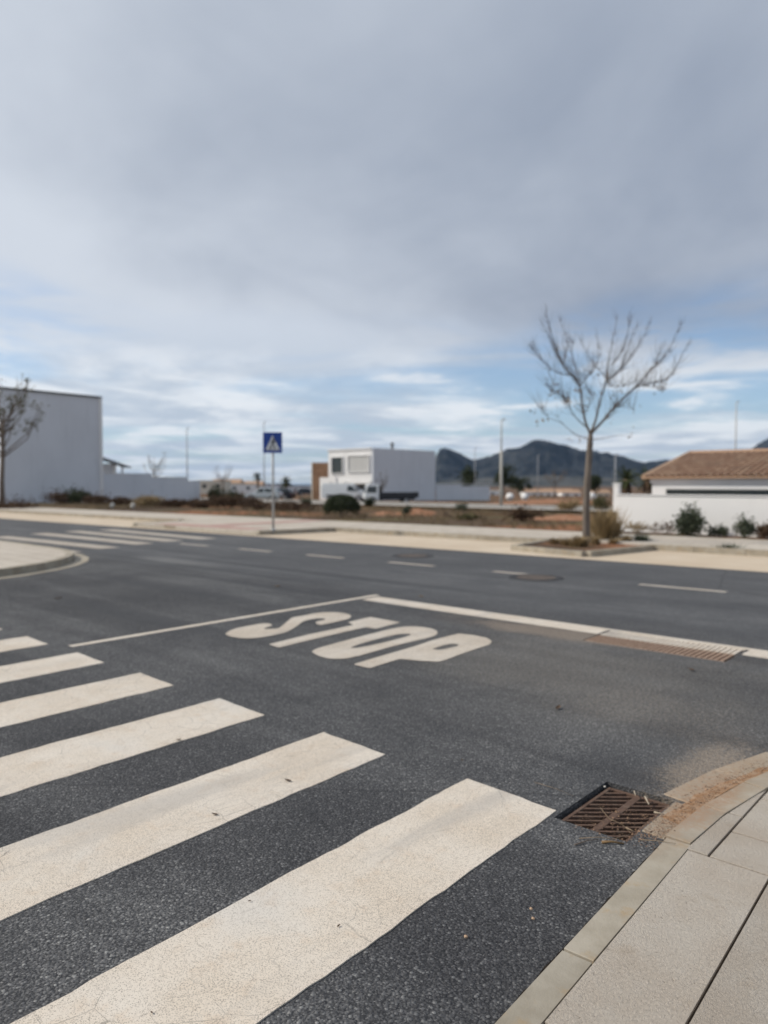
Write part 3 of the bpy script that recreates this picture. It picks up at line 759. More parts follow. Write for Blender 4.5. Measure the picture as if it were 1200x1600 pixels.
for (a, b, c, d) in ((px0, h1 - .015, h2 + .006, h2 + .030),): MB().box(a - ox, b - ox, c - oy, d - oy, -.03, -.002).build('frame_edge', M['rust2'], lg)
MB().box(px0 - ox, h1 - .015 - ox, h3 - .030 - oy, h3 - .006 - oy, -.03, .003).build('frame_edge', M['paint'], lg)
slm = MB()
slm.box(0, pw * .60, h2 + .030 - oy, 6.61 - oy, -.03, -.003, 0)
slm.box(0, pw * .66, 6.61 - oy, h3 - .030 - oy, -.03, .002, 1)
sl0 = slm.build('slat', [M['rust2'], M['paint']], lg)
for i in range(nb):
    s2 = sl0 if i == 0 else sl0.copy()
    if i: COL.objects.link(s2); s2.parent = lg
    s2.location = (px0 + pw * i - ox, 0, 0)
def manhole(u, v, label):
    x, y = gp(u, v); o = empty('manhole_cover', (x, y, 0)); tag(o, label, 'manhole cover')
    n = 28; c = MB(); c.prism([(.30 * math.cos(2 * math.pi * i / n), .30 * math.sin(2 * math.pi * i / n)) for i in range(n)], -.02, .007, inset=.003); c.build('lid', M['tar_lid'], o)
    rr = MB()
    for i in range(n):
        a, b = 2 * math.pi * i / n, 2 * math.pi * (i + 1) / n
        rr.prism([(r * math.cos(t), r * math.sin(t)) for r, t in ((.31, a), (.42, a), (.42, b), (.31, b))], -.02, .0055)
    rr.build('ring', simple('dark_tar', (.03, .03, .033), (.045, .045, .048), 8, .8, .3), o)
manhole(838, 902.5, 'brown manhole cover beside a lane dash, the one nearer the tree')
manhole(645, 868.5, 'dark manhole cover in the far lane before the parking lane')

# ------------------------------------------------------------------ buildings
def wall_box(o, name, mat, x0, x1, y0, y1, z0, z1, bevel=.01):
    b = MB(); b.box(x0, x1, y0, y1, z0, z1); return b.build(name, mat, o, bevel=bevel)
# big white building at the left
bx, by = at(158.5, 55); LB = empty('white_building', (bx, by, -.3), R(3)); tag(LB, 'tall plain white building with flat dark edged roof at the left', 'building')
ztop = zat(623, 55) + .3
wall_box(LB, 'wall', M['white'], -9, 0, -7.2, 0, 0, ztop)
cp = MB(); cp.box(-9.12, .10, -7.32, .12, ztop, ztop + .13); cp.build('coping', M['coping'], LB)
MB().box(.0, .12, -.12, .10, .0, ztop - .002).build('corner_strip', M['white2'], LB)  # narrow upright strip in the lighter white along the corner
for zz0 in (.9, 4.3):
    w_ = MB(); w_.box(-6.6, -2.4, -7.24, -7.16, zz0, zz0 + 1.7); o = w_.build('window', M['frame_dark'], LB)
    for q in range(3): MB().box(-6.5 + q * 1.37, -5.2 + q * 1.37, -7.26, -7.245, zz0 + .08, zz0 + 1.62).build('pane', M['glass'], o)
# stepped garden wall continuing behind it
GW = empty('garden_wall', (bx, by, -.5), R(3)); tag(GW, 'stepped white garden wall running back from the tall white building', 'wall')
steps = [(0.02, 4.35, 741), (4.355, 7.7, 746.5), (7.705, 8.95, 752)]
for a, b, v in steps:
    x, y = bx - math.sin(R(3)) * b, by + math.cos(R(3)) * b
    d = -x * ST + y * CT
    zt = zat(v, d) + .5
    sg = wall_box(GW, 'wall_section', M['white'], -.22, -.02, a, b, -.6, zt)
    MB().box(-.25, .01, a, b, zt, zt + .05).build('coping', M['white2'], sg)
# low roof seen over the garden wall
x, y = at(178, 62); PG = empty('pergola_roof', (x, y, -.5), TH); tag(PG, 'small sloping roof peeping over the stepped garden wall', 'roof')
z1, z2 = zat(716, 62) + .5, zat(731, 62) + .5
for q in range(4):
    r_ = MB(); a0 = -1.3; yy = -.6 + q * .55
    r_.prism([(a0, 0), (a0 + 2.35, 0), (a0 + 2.35, .07), (a0, .07)], 0, .1)
    r_ = MB(); r_.v = [(a0, yy, z1), (1.05, yy, z2), (1.05, yy + .3, z2), (a0, yy + .3, z1), (a0, yy, z1 + .12), (1.05, yy, z2 + .10), (1.05, yy + .3, z2 + .10), (a0, yy + .3, z1 + .12)]
    r_.f = [(0, 3, 2, 1), (4, 5, 6, 7), (0, 1, 5, 4), (1, 2, 6, 5), (2, 3, 7, 6), (3, 0, 4, 7)]; r_.mi = [0] * 6
    r_.build('rafter', M['frame_dark'], PG)
MB().box(-1.3, -.1, .2, .9, 0, z2 + .35).build('wall', M['white2'], PG)
for xx in (-1.1, .8):
    MB().box(xx, xx + .15, -.5, -.35, 0, z2 + .05).build('post', M['white2'], PG)

# modern white house in the middle distance
hx, hy = at(583, 85); hz = -.62
MH = empty('modern_house', (hx, hy, hz)); tag(MH, 'modern flat roofed white house with overhanging upper box and brown wing', 'house')
HT = zat(700.5, 85) - hz; HU = zat(755, 85) - hz          # roof and underside of the box
mhw = wall_box(MH, 'upper_box', M['white2'], -7.4, -.25, 0, 6.0, HU - .05, HT)
wall_box(MH, 'side_wall', M['white'], -.25, 0, .0, 11.6, -.6, HT + .04)
wall_box(MH, 'ground_floor', M['cream'], -7.0, -.25, 2.6, 11.4, -.6, HU - .052)
wall_box(MH, 'rear_block', M['white'], -7.2, -.25, 6.0, 11.5, HU - .052, HT - .05)
def window(parent, x0, x1, z0, z1, y, frame, pane, mull=1, proud=.04):
    o = MB().box(x0, x1, y - proud, y + .05, z0, z1).build('window', frame, parent)
    for q, (a, b, c, d) in enumerate(((x0 - .09, x0 - .001, z0 - .09, z1 + .09), (x1 + .001, x1 + .09, z0 - .09, z1 + .09), (x0, x1, z0 - .09, z0 - .001), (x0, x1, z1 + .001, z1 + .09))):
        MB().box(a, b, y - proud - .13, y - .001, c, d).build('sill' if q == 2 else 'reveal', M['white2'], o)
    w = (x1 - x0 - .10) / mull
    for q in range(mull): MB().box(x0 + .05 + q * w + .02, x0 + .05 + (q + 1) * w - .02, y - proud - .012, y - proud + .002, z0 + .06, z1 - .06).build('pane', pane, o)
    return o
pxm = 7.4 / 70.
window(MH, -7.4 + 6.5 * pxm, -7.4 + 24 * pxm, zat(739, 88) - hz, zat(714.5, 88) - hz, 0, M['frame_dark'], M['glass'], 2)
window(MH, -7.4 + 33 * pxm, -7.4 + 64.5 * pxm, zat(737, 86.5) - hz, zat(712.5, 86.5) - hz, 0, M['shutter'], M['shutter'], 3)
# raised surround of the box
MB().box(-7.5, -.252, -.14, -.001, HT - .10, HT + .06).build('roof_edge', M['white2'], MH)
MB().box(-7.5, -.252, -.14, -.001, HU - .06, HU + .28).build('floor_edge', M['white2'], MH)
window(MH, -4.6, -.9, .0, 2.2, 2.6, M['frame_dark'], M['glass'], 3)
ch = MB(); ch.tube([(-2.0, 5.6, HT - .1), (-2.0, 5.6, HT + .75)], .17, 10); c_ = ch.build('chimney', M['alu'], MH, smooth=False)
c2 = MB(); c2.tube([(-2.0, 5.6, HT + .752), (-2.0, 5.6, HT + .80), (-2.0, 5.6, HT + 1.0)], [.30, .30, .05], 10); c2.build('cowl', M['alu'], c_)
# brown wing and white front wall at its left
wx0 = -7.4 - 3.9
wing = wall_box(MH, 'wing', M['wood'], wx0, -7.42, 1.0, 6.5, -.6, zat(723, 92) - hz)
MB().box(wx0 - .14, wx0 - .002, .9, 6.6, -.6, zat(722, 92) - hz).build('wing_edge', M['cream'], MH)
for q in range(18):
    xx = wx0 + .02 + q * .205
    MB().box(xx, xx + .185, .96, .998, -.4, zat(723.5, 92) - hz).build('plank', M['wood'], wing)
fw_ = wall_box(MH, 'front_wall', M['white2'], -5.3, -2.6, -3.4, -3.1, -.6, zat(746, 85) - hz)
# garden wall at its right
gx, gy = at(682, 93.6); GR = empty('garden_wall', (gx, gy, -.9)); tag(GR, 'long low white garden wall right of the modern white house', 'wall')
gl = 12.0
wall_box(GR, 'wall_section', M['white'], -.2, 0.0, .1, gl * .45, -.6, zat(757, 95) + .9)
wall_box(GR, 'wall_section', M['white'], -.2, 0.0, gl * .45 + .005, gl, -.6, zat(760, 99) + .9)
MB().box(-.25, .05, .1, gl, zat(757, 95) + .9, zat(757, 95) + .95).build('coping', M['white2'], GR)

# house with the tiled roof at the right
TW = empty('boundary_wall', (-9.15, 20.15, 0)); tag(TW, 'low smooth white boundary wall in front of the tiled house', 'wall')
wall_box(TW, 'wall_section', M['white2'], 0, 36, 0, .2, -1.4, 1.11)
wall_box(TW, 'wall_section', M['white2'], 0, .2, .205, 26, -1.6, .95)
MB().box(-.03, 36, -.03, .23, 1.11, 1.14).build('coping', M['white2'], TW)
px_, py_ = at(964, 40); GP = empty('gate_pillar', (px_, py_, -1.3)); tag(GP, 'square white pillar standing just behind the left end of the boundary wall', 'pillar')
MB().box(-.15, .15, -.15, .15, 0, zat(757, 40) + 1.3).build('shaft', M['white2'], GP)
MB().box(-.18, .18, -.18, .18, zat(757, 40) + 1.302, zat(757, 40) + 1.38).build('cap', M['white2'], GP)
qx, qy = at(1018.5, 26.6); TZ = -1.25
TH_ = empty('tiled_house', (qx, qy, TZ)); tag(TH_, 'white bungalow with brown tiled hip roof and long dark strip window', 'house')
EV = zat(748, 26.6) - TZ
Lx, Ly = 16.0, 8.6
wall_box(TH_, 'wall', M['white2'], 0, Lx, 0, Ly, -.3, EV)
zs0, zs1 = zat(777, 26.6) - TZ, zat(764, 26.6) - TZ
win = MB().box(.52, 14, -.03, .05, zs0, zs1).build('window', M['frame_dark'], TH_)
for q in range(9): MB().box(.56 + q * 1.49, .56 + q * 1.49 + 1.46, -.045, -.028, zs0 + .015, zs1 - .015).build('pane', M['glass'], win)
OV = .22; ins = 0.0; rise = .98
roof = MB()
e0, e1 = -OV, Lx + OV; f0, f1 = -OV, Ly + OV; rx0, rx1, ry = -OV, Lx + OV, Ly / 2
A = [(e0, f0, EV), (e1, f0, EV), (e1, f1, EV), (e0, f1, EV)]; B = [(rx0, ry, EV + rise), (rx1, ry, EV + rise)]
A2 = [(x, y, EV + .06) for x, y, z in A]
for i in range(4): roof.face([A[i], A[(i + 1) % 4], A2[(i + 1) % 4], A2[i]])
roof.face(A); roof.face([A2[0], A2[1], B[1], B[0]]); roof.face([A2[1], A2[2], B[1]]); roof.face([A2[2], A2[3], B[0], B[1]]); roof.face([A2[3], A2[0], B[0]])
ro = roof.build('roof', M['tile'], TH_)
# barrel tiles: rows of half round covers lying on the slope
tl = MB()
def tile_row(p0, p1, nrm, rad):
    p0, p1 = Vector(p0), Vector(p1); t = (p1 - p0); L = t.length
    if L < .15: return
    t.normalize(); side = t.cross(nrm).normalized(); n = max(1, int(L / .38)); s_ = L / n
    for i in range(n):
        a = p0 + t * (s_ * i) + nrm * .012; b = p0 + t * (s_ * (i + 1) + .03) + nrm * .0
        k = len(tl.v); sg = 4
        for e, rr in ((a, rad * 1.06), (b, rad * .9)):
            for j in range(sg + 1):
                th = math.pi * j / sg
                tl.v.append(tuple(e + side * (rr * math.cos(th)) + nrm * (rr * .8 * math.sin(th))))
        for j in range(sg): tl.f.append((k + j, k + j + 1, k + sg + 1 + j + 1, k + sg + 1 + j)); tl.mi.append(0)
sp_ = .235
nf = Vector((0, -rise, ry + OV)).normalized(); nl = Vector((-rise, 0, ins + OV)).normalized()
x = e0 + .1
while x < e1:
    hgt = 1.0; tile_row((x, f0, EV + .06), (x, f0 + (ry + OV) * hgt, EV + .06 + rise * hgt), nf, .085); x += sp_
x = e0 + .1
nb_ = Vector((0, rise, ry + OV)).normalized()
while x < e1:
    tile_row((x, f1, EV + .06), (x, ry, EV + .06 + rise), nb_, .085); x += sp_
gb = MB(); gb.v = [(.0, .0, EV), (.0, Ly, EV), (.0, ry, EV + rise - .06), (.2, .0, EV), (.2, Ly, EV), (.2, ry, EV + rise - .06)]; gb.f = [(0, 1, 2), (3, 5, 4), (0, 2, 5, 3), (1, 4, 5, 2), (0, 3, 4, 1)]; gb.mi = [0] * 5
gb.build('gable', M['white2'], TH_)
tag(tl.build('roof_tiles', M['tile'], ro, smooth=True), kind='stuff')
rc = MB(); rc.tube([(rx0, ry, EV + rise + .06), (rx1, ry, EV + rise + .06)], .11, 8); rc.tube([A2[0], (rx0, ry, EV + rise + .06)], .10, 8); rc.tube([A2[1], (rx1, ry, EV + rise + .06)], .10, 8)
rc.build('ridge_tiles', M['tile'], ro)
MB().box(-.05, Lx + .05, -.06, -.002, EV - .16, EV - .02).build('cornice', M['white2'], TH_)

# small far houses along the horizon
def far_house(u, d, w, dep, v0, v1, label, mat, roofc=None, rz=0.0):
    x, y = at(u, d); gz = zat(v1, d)
    o = empty('far_house', (x, y, gz), TH + rz); tag(o, label, 'house', 'small far houses on the horizon')
    h = zat(v0, d) - gz
    wall_box(o, 'wall', mat, -w / 2, w / 2, 0, dep, -1.5, h)
    for q in range(max(1, int(w / 3))):
        xx = -w / 2 + (q + .5) * w / max(1, int(w / 3))
        wn = MB().box(xx - .5, xx + .5, -.06, .02, h * .35, h * .7).build('window', M['frame_dark'], o)
        MB().box(xx - .44, xx + .44, -.075, -.058, h * .37, h * .68).build('pane', M['glass'], wn)
    r_ = MB()
    if roofc: 
        r_.v = [(-w / 2 - .3, -.3, h), (w / 2 + .3, -.3, h), (w / 2 + .3, dep + .3, h), (-w / 2 - .3, dep + .3, h), (-w / 2, dep / 2, h + 1.3), (w / 2, dep / 2, h + 1.3)]
        r_.f = [(0, 1, 5, 4), (2, 3, 4, 5), (1, 2, 5), (3, 0, 4), (0, 3, 2, 1)]; r_.mi = [0] * 5
        r_.build('roof', roofc, o)
    else:
        r_.box(-w / 2 - .1, w / 2 + .1, -.1, dep + .1, h, h + .25); r_.build('roof', M['coping'] if mat is M['white'] else M['cream'], o)
fh = [(330, 190, 7, 8, 752, 768, 'cream far house next to the end of the stepped garden wall', 'cream', None),
      (352, 230, 9, 8, 755, 768, 'cream far house behind the small bare tree', 'cream', 'tile'),
      (377, 215, 8, 8, 757, 769, 'pale far house left of the round palm', 'white2', None),
      (392, 240, 7, 8, 758, 769, 'white far house behind the round palm', 'white2', 'tile'),
      (424, 250, 10, 8, 757, 768, 'grey far house behind the crossing sign pole', 'white', None),
      (470, 230, 12, 8, 760, 772, 'low far house between the dark palm and the brown wing', 'white', None),
      (846, 330, 16, 9, 769, 777, 'white far house left of the tree trunk in the red earth', 'white2', 'tile'),
      (874, 360, 14, 9, 768, 776, 'far house with red roof left of the tree trunk', 'cream', 'tile'),
      (893, 320, 8, 9, 770, 777, 'small white far house touching the tree trunk', 'white2', 'tile'),
      (764, 340, 14, 9, 767, 776, 'white far house beyond the low garden wall', 'white2', None),
      (938, 330, 9, 9, 770, 778, 'small far house right of the tree trunk', 'cream', 'tile')]
for u, d, w, dep, v0, v1, lab, mt, rf in fh: far_house(u, d, w, dep, v0, v1, lab, M[mt], M[rf] if rf else None)

# ------------------------------------------------------------------ street furniture
def pole(u, vb, vt, d, name, label, r0=.09, r1=.05, mat='lamp_grey', arm=0.0, thick=None):
    x, y = at(u, d); zb = zat(vb, d); zt = zat(vt, d)
    o = empty(name, (x, y, zb), TH); tag(o, label, 'lamp post' if arm else 'pole')
    if thick:
        MB().tube([(0, 0, -.3), (0, 0, thick[0])], [thick[1], thick[1] * .9], 12).build('base_section', M['conc_post'], o, smooth=True)
        MB().tube([(0, 0, thick[0] + .001), (0, 0, zt - zb)], [r0, r1], 10).build('shaft', M[mat], o, smooth=True)
    else: MB().tube([(0, 0, -.3), (0, 0, zt - zb)], [r0, r1], 10).build('shaft', M[mat], o, smooth=True)
    if arm:
        hd = MB(); hd.tube([(0, 0, zt - zb - .05), (arm * .5, 0, zt - zb + .08), (arm, 0, zt - zb + .10)], .04, 8); a_ = hd.build('arm', M[mat], o, smooth=True)
        MB().box(arm - .06, arm + .16, -.09, .09, zt - zb + .06, zt - zb + .16).build('lamp_head', M[mat], a_, bevel=.03)
    return o
pole(293, 775, 671, 85, 'lamp_post', 'thin grey lamp post above the end of the stepped garden wall', .085, .05, arm=.12)
pole(413, 775, 661, 90, 'lamp_post', 'thin lamp post just left of the blue crossing sign', .075, .045, arm=.12)
pole(783, 789, 658, 55, 'lamp_post', 'tall pale lamp post with thick lower part beside the low garden wall', .06, .045, 'conc_post', .12, (4.0, .115))
pole(742, 778, 700, 110, 'lamp_post', 'faint lamp post between low wall and dark ridge', .07, .05, arm=.12)
pole(840, 778, 712, 120, 'lamp_post', 'faint distant lamp post left of the bare tree trunk', .07, .05, arm=.12)
pole(961, 778, 712, 70, 'lamp_post', 'lamp post above the left end of the boundary wall', .07, .05, arm=.12)
pole(1148, 760, 630, 75, 'lamp_post', 'tall pale lamp post rising behind the tiled roof', .07, .05, 'conc_post', arm=.12)

# pedestrian crossing sign
gx, gy = gp(427, 829, .12)
d = -gx * ST + gy * CT
SG = empty('crossing_sign', (gx, gy, .125), TH + R(4)); tag(SG, 'blue square pedestrian crossing sign on a grey steel pole', 'sign')
ph = zat(676, d) - .125
MB().tube([(0, 0, -.1), (0, 0, ph - .02)], .036, 14).build('pole', M['galv'], SG, smooth=True)
MB().tube([(0, 0, 0), (0, 0, .05)], [.09, .05], 12).build('base_collar', M['galv'], SG, smooth=True)
hwid = .265; pz0 = zat(708, d) - .125; pz1 = ph
pl = MB(); pl.box(-hwid, hwid, -.066, -.046, pz0, pz1); plate = pl.build('sign_plate', M['sign_blue'], SG, bevel=.008)
MB().box(-.12, .12, -.044, -.030, pz0 + .12, pz0 + .17).build('bracket', M['galv'], SG)
MB().box(-.12, .12, -.044, -.030, pz1 - .17, pz1 - .12).build('bracket', M['galv'], SG)
cz = (pz0 + pz1) / 2
def flat(pts, y, mat, name, parent): 
    b = MB(); n = len(pts); b.v = [(x, y, z) for x, z in pts] + [(x, y + .002, z) for x, z in pts]
    b.f = [tuple(range(n)), tuple(reversed(range(n, 2 * n)))] + [(i, (i + 1) % n, n + (i + 1) % n, n + i) for i in range(n)]; b.mi = [0] * len(b.f)
    return b.build(name, mat, parent)
tri = flat([(-.205, cz - .215), (.205, cz - .215), (0, cz + .205)], -.069, M['sign_white'], 'triangle', plate)
def fz(pts, name): 
    o = flat([(x * 1.18, cz + z * (1.12 if z > -.18 else 1)) for x, z in pts], -.072, M['sign_black'], name, plate); return o
hd = [(.028 + .026 * math.cos(a * .6283), .105 + .028 * math.sin(a * .6283)) for a in range(10)]
fz(hd, 'pictogram')                                     # walking figure, one patch for each limb
fz([(-.012, .072), (.045, .066), (.036, -.04), (-.022, -.035)], 'pictogram')
fz([(-.022, -.041), (.012, -.041), (-.045, -.165), (-.085, -.165)], 'pictogram')
fz([(.014, -.043), (.036, -.045), (.062, -.10), (.052, -.170), (.024, -.170), (.034, -.10)], 'pictogram')
fz([(-.014, .066), (-.026, .050), (-.078, -.006), (-.062, -.016)], 'pictogram')
fz([(.046, .060), (.044, .035), (.092, .000), (.099, .014)], 'pictogram')
for q in range(4): fz([(-.165 + q * .085, -.205), (-.120 + q * .085, -.205), (-.112 + q * .085, -.188), (-.150 + q * .085, -.188)], 'pictogram_stripe')

# ------------------------------------------------------------------ vehicles
def wheel(parent, x, y, r, w=.20):
    b = MB(); b.tube([(x, y - w / 2, r), (x, y - w * .42, r), (x, y + w * .42, r), (x, y + w / 2, r)], [r * .90, r, r, r * .90], 20)
    t = b.build('wheel', M['tyre'], parent, smooth=False)
    for sgn in (-1, 1):
        c = MB(); c.tube([(x, y + sgn * (w / 2 + .002), r), (x, y + sgn * (w / 2 + .018), r)], [r * .62, r * .5], 14); c.build('rim', M['rim'], t)
def side_profile(parent, name, prof, hw, mat, taper=None, bevel=.04):
    """side outline (x, z) extruded across the width; taper(z) narrows the half width with height"""
    b = MB(); n = len(prof); tp = taper or (lambda z: 1.0)
    b.v = [(x, -hw * tp(z), z) for x, z in prof] + [(x, hw * tp(z), z) for x, z in prof]
    b.f = [tuple(range(n)), tuple(reversed(range(n, 2 * n)))] + [(i, (i + 1) % n, n + (i + 1) % n, n + i) for i in range(n)]; b.mi = [0] * len(b.f)
    return b.build(name, mat, parent, bevel=bevel)
def arch(cx, r, n=7): return [(cx + r * math.cos(R(180 - 180 * i / n)), .30 + r * math.sin(R(180 - 180 * i / n))) for i in range(n + 1)]
def quadpane(parent, prof, hw, taper, mat, name='window'):
    for sgn in (-1, 1):
        b = MB(); b.face([(x, sgn * (hw * taper(z) + .006), z) for x, z in prof]); 
        b.face([(x, sgn * (hw * taper(z) + .001), z) for x, z in prof]); b.build(name, mat, parent)
def car(name, label, loc, rz, paint, L=4.1, H=1.46, hw=.86, group=None, scale=1.0):
    o = empty(name, loc, rz); tag(o, label, 'car', group)
    f, r_ = L * .30, -L * .31
    low = [(-L / 2, .34), (r_ - .36, .22)] + arch(r_, .36)[0:] + arch(f, .36) + [(f + .40, .20), (L / 2, .30), (L / 2 + .02, .55), (L / 2 - .10, .72), (L * .23, .90), (-L * .46, .95), (-L / 2, .80)]
    low = [(-L / 2, .34), (r_ - .40, .24)] + arch(r_, .36) + arch(f, .36) + low[-6:]
    side_profile(o, 'body', low, hw, paint, lambda z: 1 - .04 * max(0, z - .6) - .06 * max(0, .45 - z))
    tp = lambda z: 1 - .04 * .3 - .30 * max(0, z - .90)
    cab = [(-L * .46, .93), (L * .23, .89), (L * .06, H - .03), (-L * .10, H), (-L * .36, H - .06)]
    c = side_profile(o, 'cabin', cab, hw * .985, paint, tp, .05)
    quadpane(c, [(-L * .06, .96), (L * .17, .95), (L * .045, H - .10), (-L * .06, H - .07)], hw * .985, tp, M['glass'])
    quadpane(c, [(-L * .38, .98), (-L * .09, .96), (-L * .09, H - .07), (-L * .31, H - .12)], hw * .985, tp, M['glass'])
    def across(x0, z0, x1, z1, w0, w1, mat, nm, off):
        b = MB(); b.face([(x0 + off, -w0, z0 + .02), (x0 + off, w0, z0 + .02), (x1 + off, w1, z1 + .02), (x1 + off, -w1, z1 + .02)]); b.build(nm, mat, c)
    across(L * .215, .92, L * .075, H - .08, hw * .86, hw * .74, M['glass'], 'windscreen', .012)
    across(-L * .455, .98, -L * .375, H - .12, hw * .84, hw * .72, M['glass'], 'rear_window', -.03)
    for sgn in (-1, 1):
        MB().box(L / 2 - .14, L / 2 - .02, sgn * hw * .60 - .14, sgn * hw * .60 + .14, .60, .74).build('headlight', M['lamp_glass'], o, bevel=.02)
        MB().box(-L / 2 - .015, -L / 2 + .06, sgn * hw * .78 - .09, sgn * hw * .78 + .09, .66, .86).build('tail_light', M['lamp_red'], o, bevel=.02)
        wheel(o, f, sgn * (hw - .10), .31); wheel(o, r_, sgn * (hw - .10), .31)
    MB().box(L / 2 - .03, L / 2 + .04, -hw * .85, hw * .85, .28, .46).build('bumper', M['car_black'], o, bevel=.03)
    MB().box(-L / 2 - .03, -L / 2 + .04, -hw * .85, hw * .85, .36, .52).build('bumper', M['car_black'], o, bevel=.03)
    return o
def vz(v, d): return zat(v, d)
def place(u, v, d):
    x, y = at(u, d); return (x, y, zat(v, d))
car('parked_car', 'silver hatchback parked behind the crossing sign pole', place(412, 782.5, 82), TH + R(172), M['car_silver'])
car('parked_car', 'dark car parked close behind the silver hatchback', place(434, 781.5, 87), TH + R(168), M['car_dark'], 3.9, 1.42)
car('parked_car', 'small dark far car left of the brown wing', place(479, 774, 150), TH + R(20), M['car_dark'], 4.2)
# white panel van
def van(loc, rz):
    o = empty('panel_van', loc, rz); tag(o, 'white panel van parked in front of the modern white house', 'van')
    L, H, hw = 4.8, 1.9, .90; f, r_ = 1.55, -1.45
    prof = [(-L / 2, .40), (r_ - .42, .30)] + arch(r_, .38) + arch(f, .38) + [(f + .42, .26), (L / 2, .34), (L / 2 + .02, .70), (L / 2 - .15, .98), (1.55, 1.18), (.80, H - .10), (.55, H), (-L / 2 + .12, H - .02), (-L / 2, H - .25)]
    tp = lambda z: 1 - .10 * max(0, z - 1.0) - .05 * max(0, .5 - z)
    b = side_profile(o, 'body', prof, hw, M['car_white'], tp, .05)
    quadpane(b, [(.35, 1.10), (1.38, 1.12), (.80, H - .26), (.35, H - .26)], hw, tp, M['glass'])
    w = MB(); w.face([(1.53, -hw * .84, 1.22), (1.53, hw * .84, 1.22), (.86, hw * .78, H - .10), (.86, -hw * .78, H - .10)]); w.build('windscreen', M['glass'], b)
    for sgn in (-1, 1):
        MB().box(L / 2 - .22, L / 2 - .03, sgn * hw * .62 - .15, sgn * hw * .62 + .15, .72, .92).build('headlight', M['lamp_glass'], o, bevel=.02)
        wheel(o, f, sgn * (hw - .10), .33); wheel(o, r_, sgn * (hw - .10), .33)
        MB().box(1.25, 1.42, sgn * (hw + .02) - .06, sgn * (hw + .02) + .06, 1.12, 1.32).build('mirror', M['car_black'], o, bevel=.02)
        MB().box(-1.9, -.1, sgn * hw - .012, sgn * hw + .012, .62, .74).build('side_trim', M['car_black'], o)
    MB().box(L / 2 - .04, L / 2 + .05, -hw * .9, hw * .9, .30, .58).build('bumper', M['car_black'], o, bevel=.03)
    for q in range(2): MB().box(-1.6 + q * 1.6, -1.54 + q * 1.6, -.7, .7, H + .02, H + .07).build('roof_bar', M['car_black'], o)
van(place(541, 784, 76), TH + R(-12))
# tipper truck with light cab and dark load bed
def truck(loc, rz):
    o = empty('flatbed_truck', loc, rz); tag(o, 'flatbed truck with pale cab and dark load bed by the house wall', 'truck')
    hw = .88
    cab = [(1.0, .45), (1.25, .45)] + [(1.62 + .36 * math.cos(R(180 - 30 * i)), .34 + .36 * math.sin(R(180 - 30 * i))) for i in range(1, 6)] + [(2.05, .36), (2.35, .40), (2.36, 1.0), (2.15, 1.75), (1.95, 1.88), (1.0, 1.88)]
    b = side_profile(o, 'cab', cab, hw, M['car_white'], lambda z: 1 - .07 * max(0, z - 1.0), .05)
    quadpane(b, [(1.25, 1.08), (2.22, 1.08), (2.05, 1.68), (1.25, 1.68)], hw, lambda z: 1 - .07 * max(0, z - 1.0), M['glass'])
    w = MB(); w.face([(2.365, -.74, 1.06), (2.365, .74, 1.06), (2.185, .68, 1.70), (2.185, -.68, 1.70)]); w.build('windscreen', M['glass'], b)
    MB().box(-2.5, .95, -.35, .35, .42, .58).build('chassis', M['car_black'], o)
    bed = MB().box(-2.6, .92, -.98, .98, .60, .70).build('load_bed', M['truckbed'], o)
    MB().box(-2.6, .92, -.98, -.93, .702, 1.10).build('side_board', M['truckbed'], bed); MB().box(-2.6, .92, .93, .98, .702, 1.10).build('side_board', M['truckbed'], bed)
    MB().box(-2.72, -2.602, -.98, .98, .62, 1.16).build('tailgate', M['truckbed'], bed); MB().box(.80, .90, -.92, .92, .702, 1.75).build('headboard', M['truckbed'], bed)
    for sgn in (-1, 1):
        wheel(o, 1.62, sgn * .78, .33); wheel(o, -1.55, sgn * .78, .33)
        MB().box(2.30, 2.39, sgn * .62 - .13, sgn * .62 + .13, .62, .80).build('headlight', M['lamp_glass'], o, bevel=.02)
    MB().box(2.33, 2.42, -.84, .84, .34, .56).build('bumper', M['car_black'], o, bevel=.02)
truck(place(607, 787.5, 70), TH + R(188))

